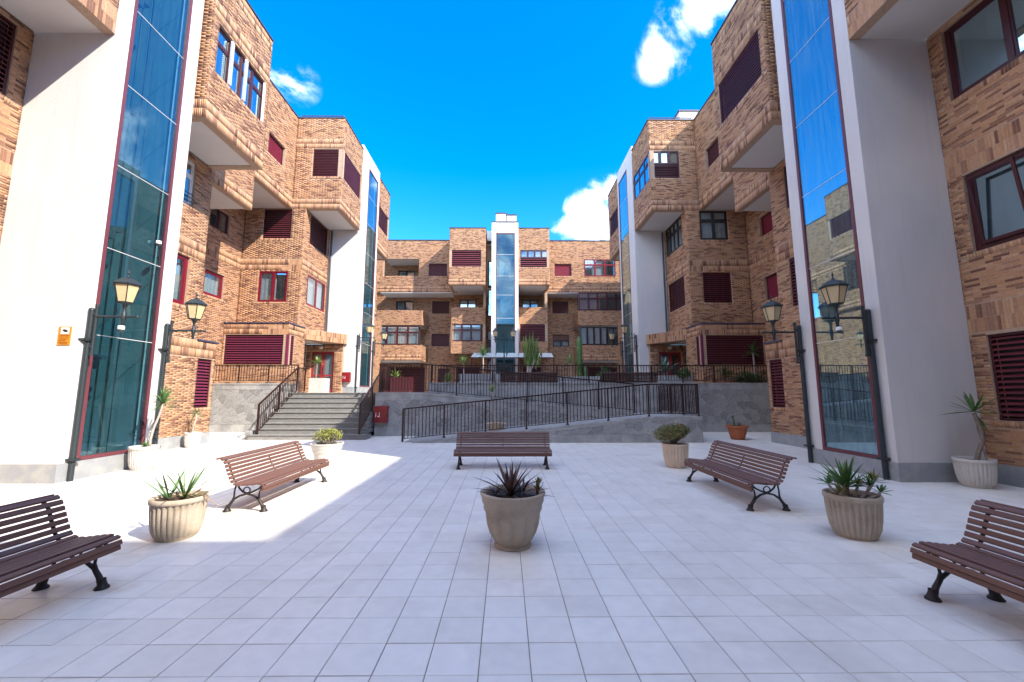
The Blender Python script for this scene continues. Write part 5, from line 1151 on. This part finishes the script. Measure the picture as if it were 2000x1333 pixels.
# ------------------------------------------------------------------ signs and cabinets
r = thing('warning_sign', 'small orange camera surveillance sign on the white wall at the left', 'sign', (-8.09,7.53,2.62))
def bx(nm, mt, x0, x1, y0, y1, z0, z1, root): m = MB(); m.box(x0,x1,y0,y1,z0,z1); return m.build(nm, M[mt], root, absolute=True)
bx('sign_board', 'orange', -8.215, -7.985, 7.538, 7.548, 2.45, 2.79, r); bx('white_panel', 'white', -8.17, -8.02, 7.535, 7.5375, 2.655, 2.775, r)
m = MB(); m.add([(-8.09+.052*math.cos(w)*math.cos(-.3)-.024*math.sin(w)*math.sin(-.3), 7.5335, 2.715+.052*math.cos(w)*math.sin(-.3)+.024*math.sin(w)*math.cos(-.3)) for w in [i*PI/8 for i in range(16)]], [tuple(range(16))]); m.build('camera_symbol', M['darkprint'], r, absolute=True)
for i, (a, b2, z) in enumerate(((-8.19,-8.01,2.625),(-8.19,-8.10,2.592),(-8.09,-8.01,2.592),(-8.19,-8.02,2.555),(-8.19,-8.06,2.525),(-8.19,-8.02,2.495),(-8.17,-8.03,2.468))): bx('text_line', 'orangeprint', a, b2, 7.535, 7.5375, z, z+.014, r)
def cabinet(label, x0, x1, yf, z0, z1):
    r = thing('hose_cabinet', label, 'cabinet', ((x0+x1)/2, yf, z0), 'red fire hose cabinets'); bx('case', 'red_box', x0, x1, yf-.18, yf, z0, z1, r)
    bx('door', 'red_box', x0+.03, x1-.03, yf-.192, yf-.1805, z0+.03, z1-.03, r); w = x1-x0; h = z1-z0; k = yf-.1935
    bx('white_mark', 'white', x0+.14*w, x0+.18*w, k-.001, k, z0+.35*h, z0+.62*h, r); bx('white_mark', 'white', x0+.40*w, x0+.44*w, k-.001, k, z0+.42*h, z0+.62*h, r); bx('white_mark', 'white', x0+.30*w, x0+.44*w, k-.0012, k-.0002, z0+.35*h, z0+.41*h, r)
    bx('lock', 'steel_dark', x1-.12*w, x1-.06*w, k-.01, k, z0+.45*h, z0+.55*h, r)
cabinet('red fire hose cabinet on the shaded stone wall right of the stairs', -4.88+.03, -4.36, 15.588, .50, 1.10)
cabinet('red fire hose cabinet on the sunlit white tower wall', -8.02, -7.98+.32-.30+.0+.36, 21.48, 2.16, 2.66) if False else cabinet('red fire hose cabinet on the sunlit white tower wall', -8.42, -8.02, 21.47, 2.16, 2.66)
# junction box and camera on the left lamp arm side wall
r = thing('junction_box', 'small red box on the brick beside the second left lamp', 'box', (-9.4,10.4,3.1)); bx('case', 'terracotta', -9.55, -9.47, 10.30, 10.45, 3.0, 3.35, r)
print('objects', len(bpy.data.objects))
# small cameras, dishes and roof hut
def dome_cam(label, loc):
    r = thing('security_camera', label, 'camera', loc); m = MB(); m.lathe([(.001,.05),(.05,.05),(.055,.0),(.052,-.02)], 14); m.build('housing', M['frame_white'], r)
    m = MB(); m.lathe([(.048,-.02),(.044,-.045),(.028,-.065),(.001,-.072)], 14); m.build('dome', M['steel_dark'], r)
dome_cam('white dome camera under the nearest left lantern arm', (X(-1,7.5)+.66, 7.74, 2.79))
dome_cam('white dome camera under the nearest right lantern arm', (X(1,7.5)-.66, 7.74, 2.79))
dome_cam('white dome camera on the glass of the left lift shaft, above the lanterns', (X(-1,7.5)+.07, 9.02, 4.95))
for (x, z) in ((6.65, 15.1), (9.0, 15.1)):
    r = thing('satellite_dish', 'pale dish behind the parapet of the far roof, '+('left one' if x < 8 else 'right one'), 'dish', (x, 35.8, z), 'dishes on the far roof')
    m = MB(); m.lathe([(.001,.16),(.25,.10),(.45,.0),(.46,.01),(.25,.12),(.001,.18)], 24); m.v = [(a, -c, b+.35) for a, b, c in m.v]; m.build('reflector', M['frame_white'], r); m = MB(); m.tube([(0,.1,-.3),(0,0,.3)], .025, 6); m.build('mast', M['steel_dark'], r)
r = thing('roof_hut', 'white stair hut on the roof of the right block', 'roof hut', (X(1,11), 21, 14.9)); m = MB(); m.box(X(1,9.6), X(1,13), 19.9, 23, 14.8, 16.35); m.build('hut_wall', M['render_white'], r, absolute=True); m = MB(); m.box(X(1,9.55), X(1,13.05), 19.85, 23.05, 16.35, 16.42); m.build('roof_edge', M['coping'], r, absolute=True)
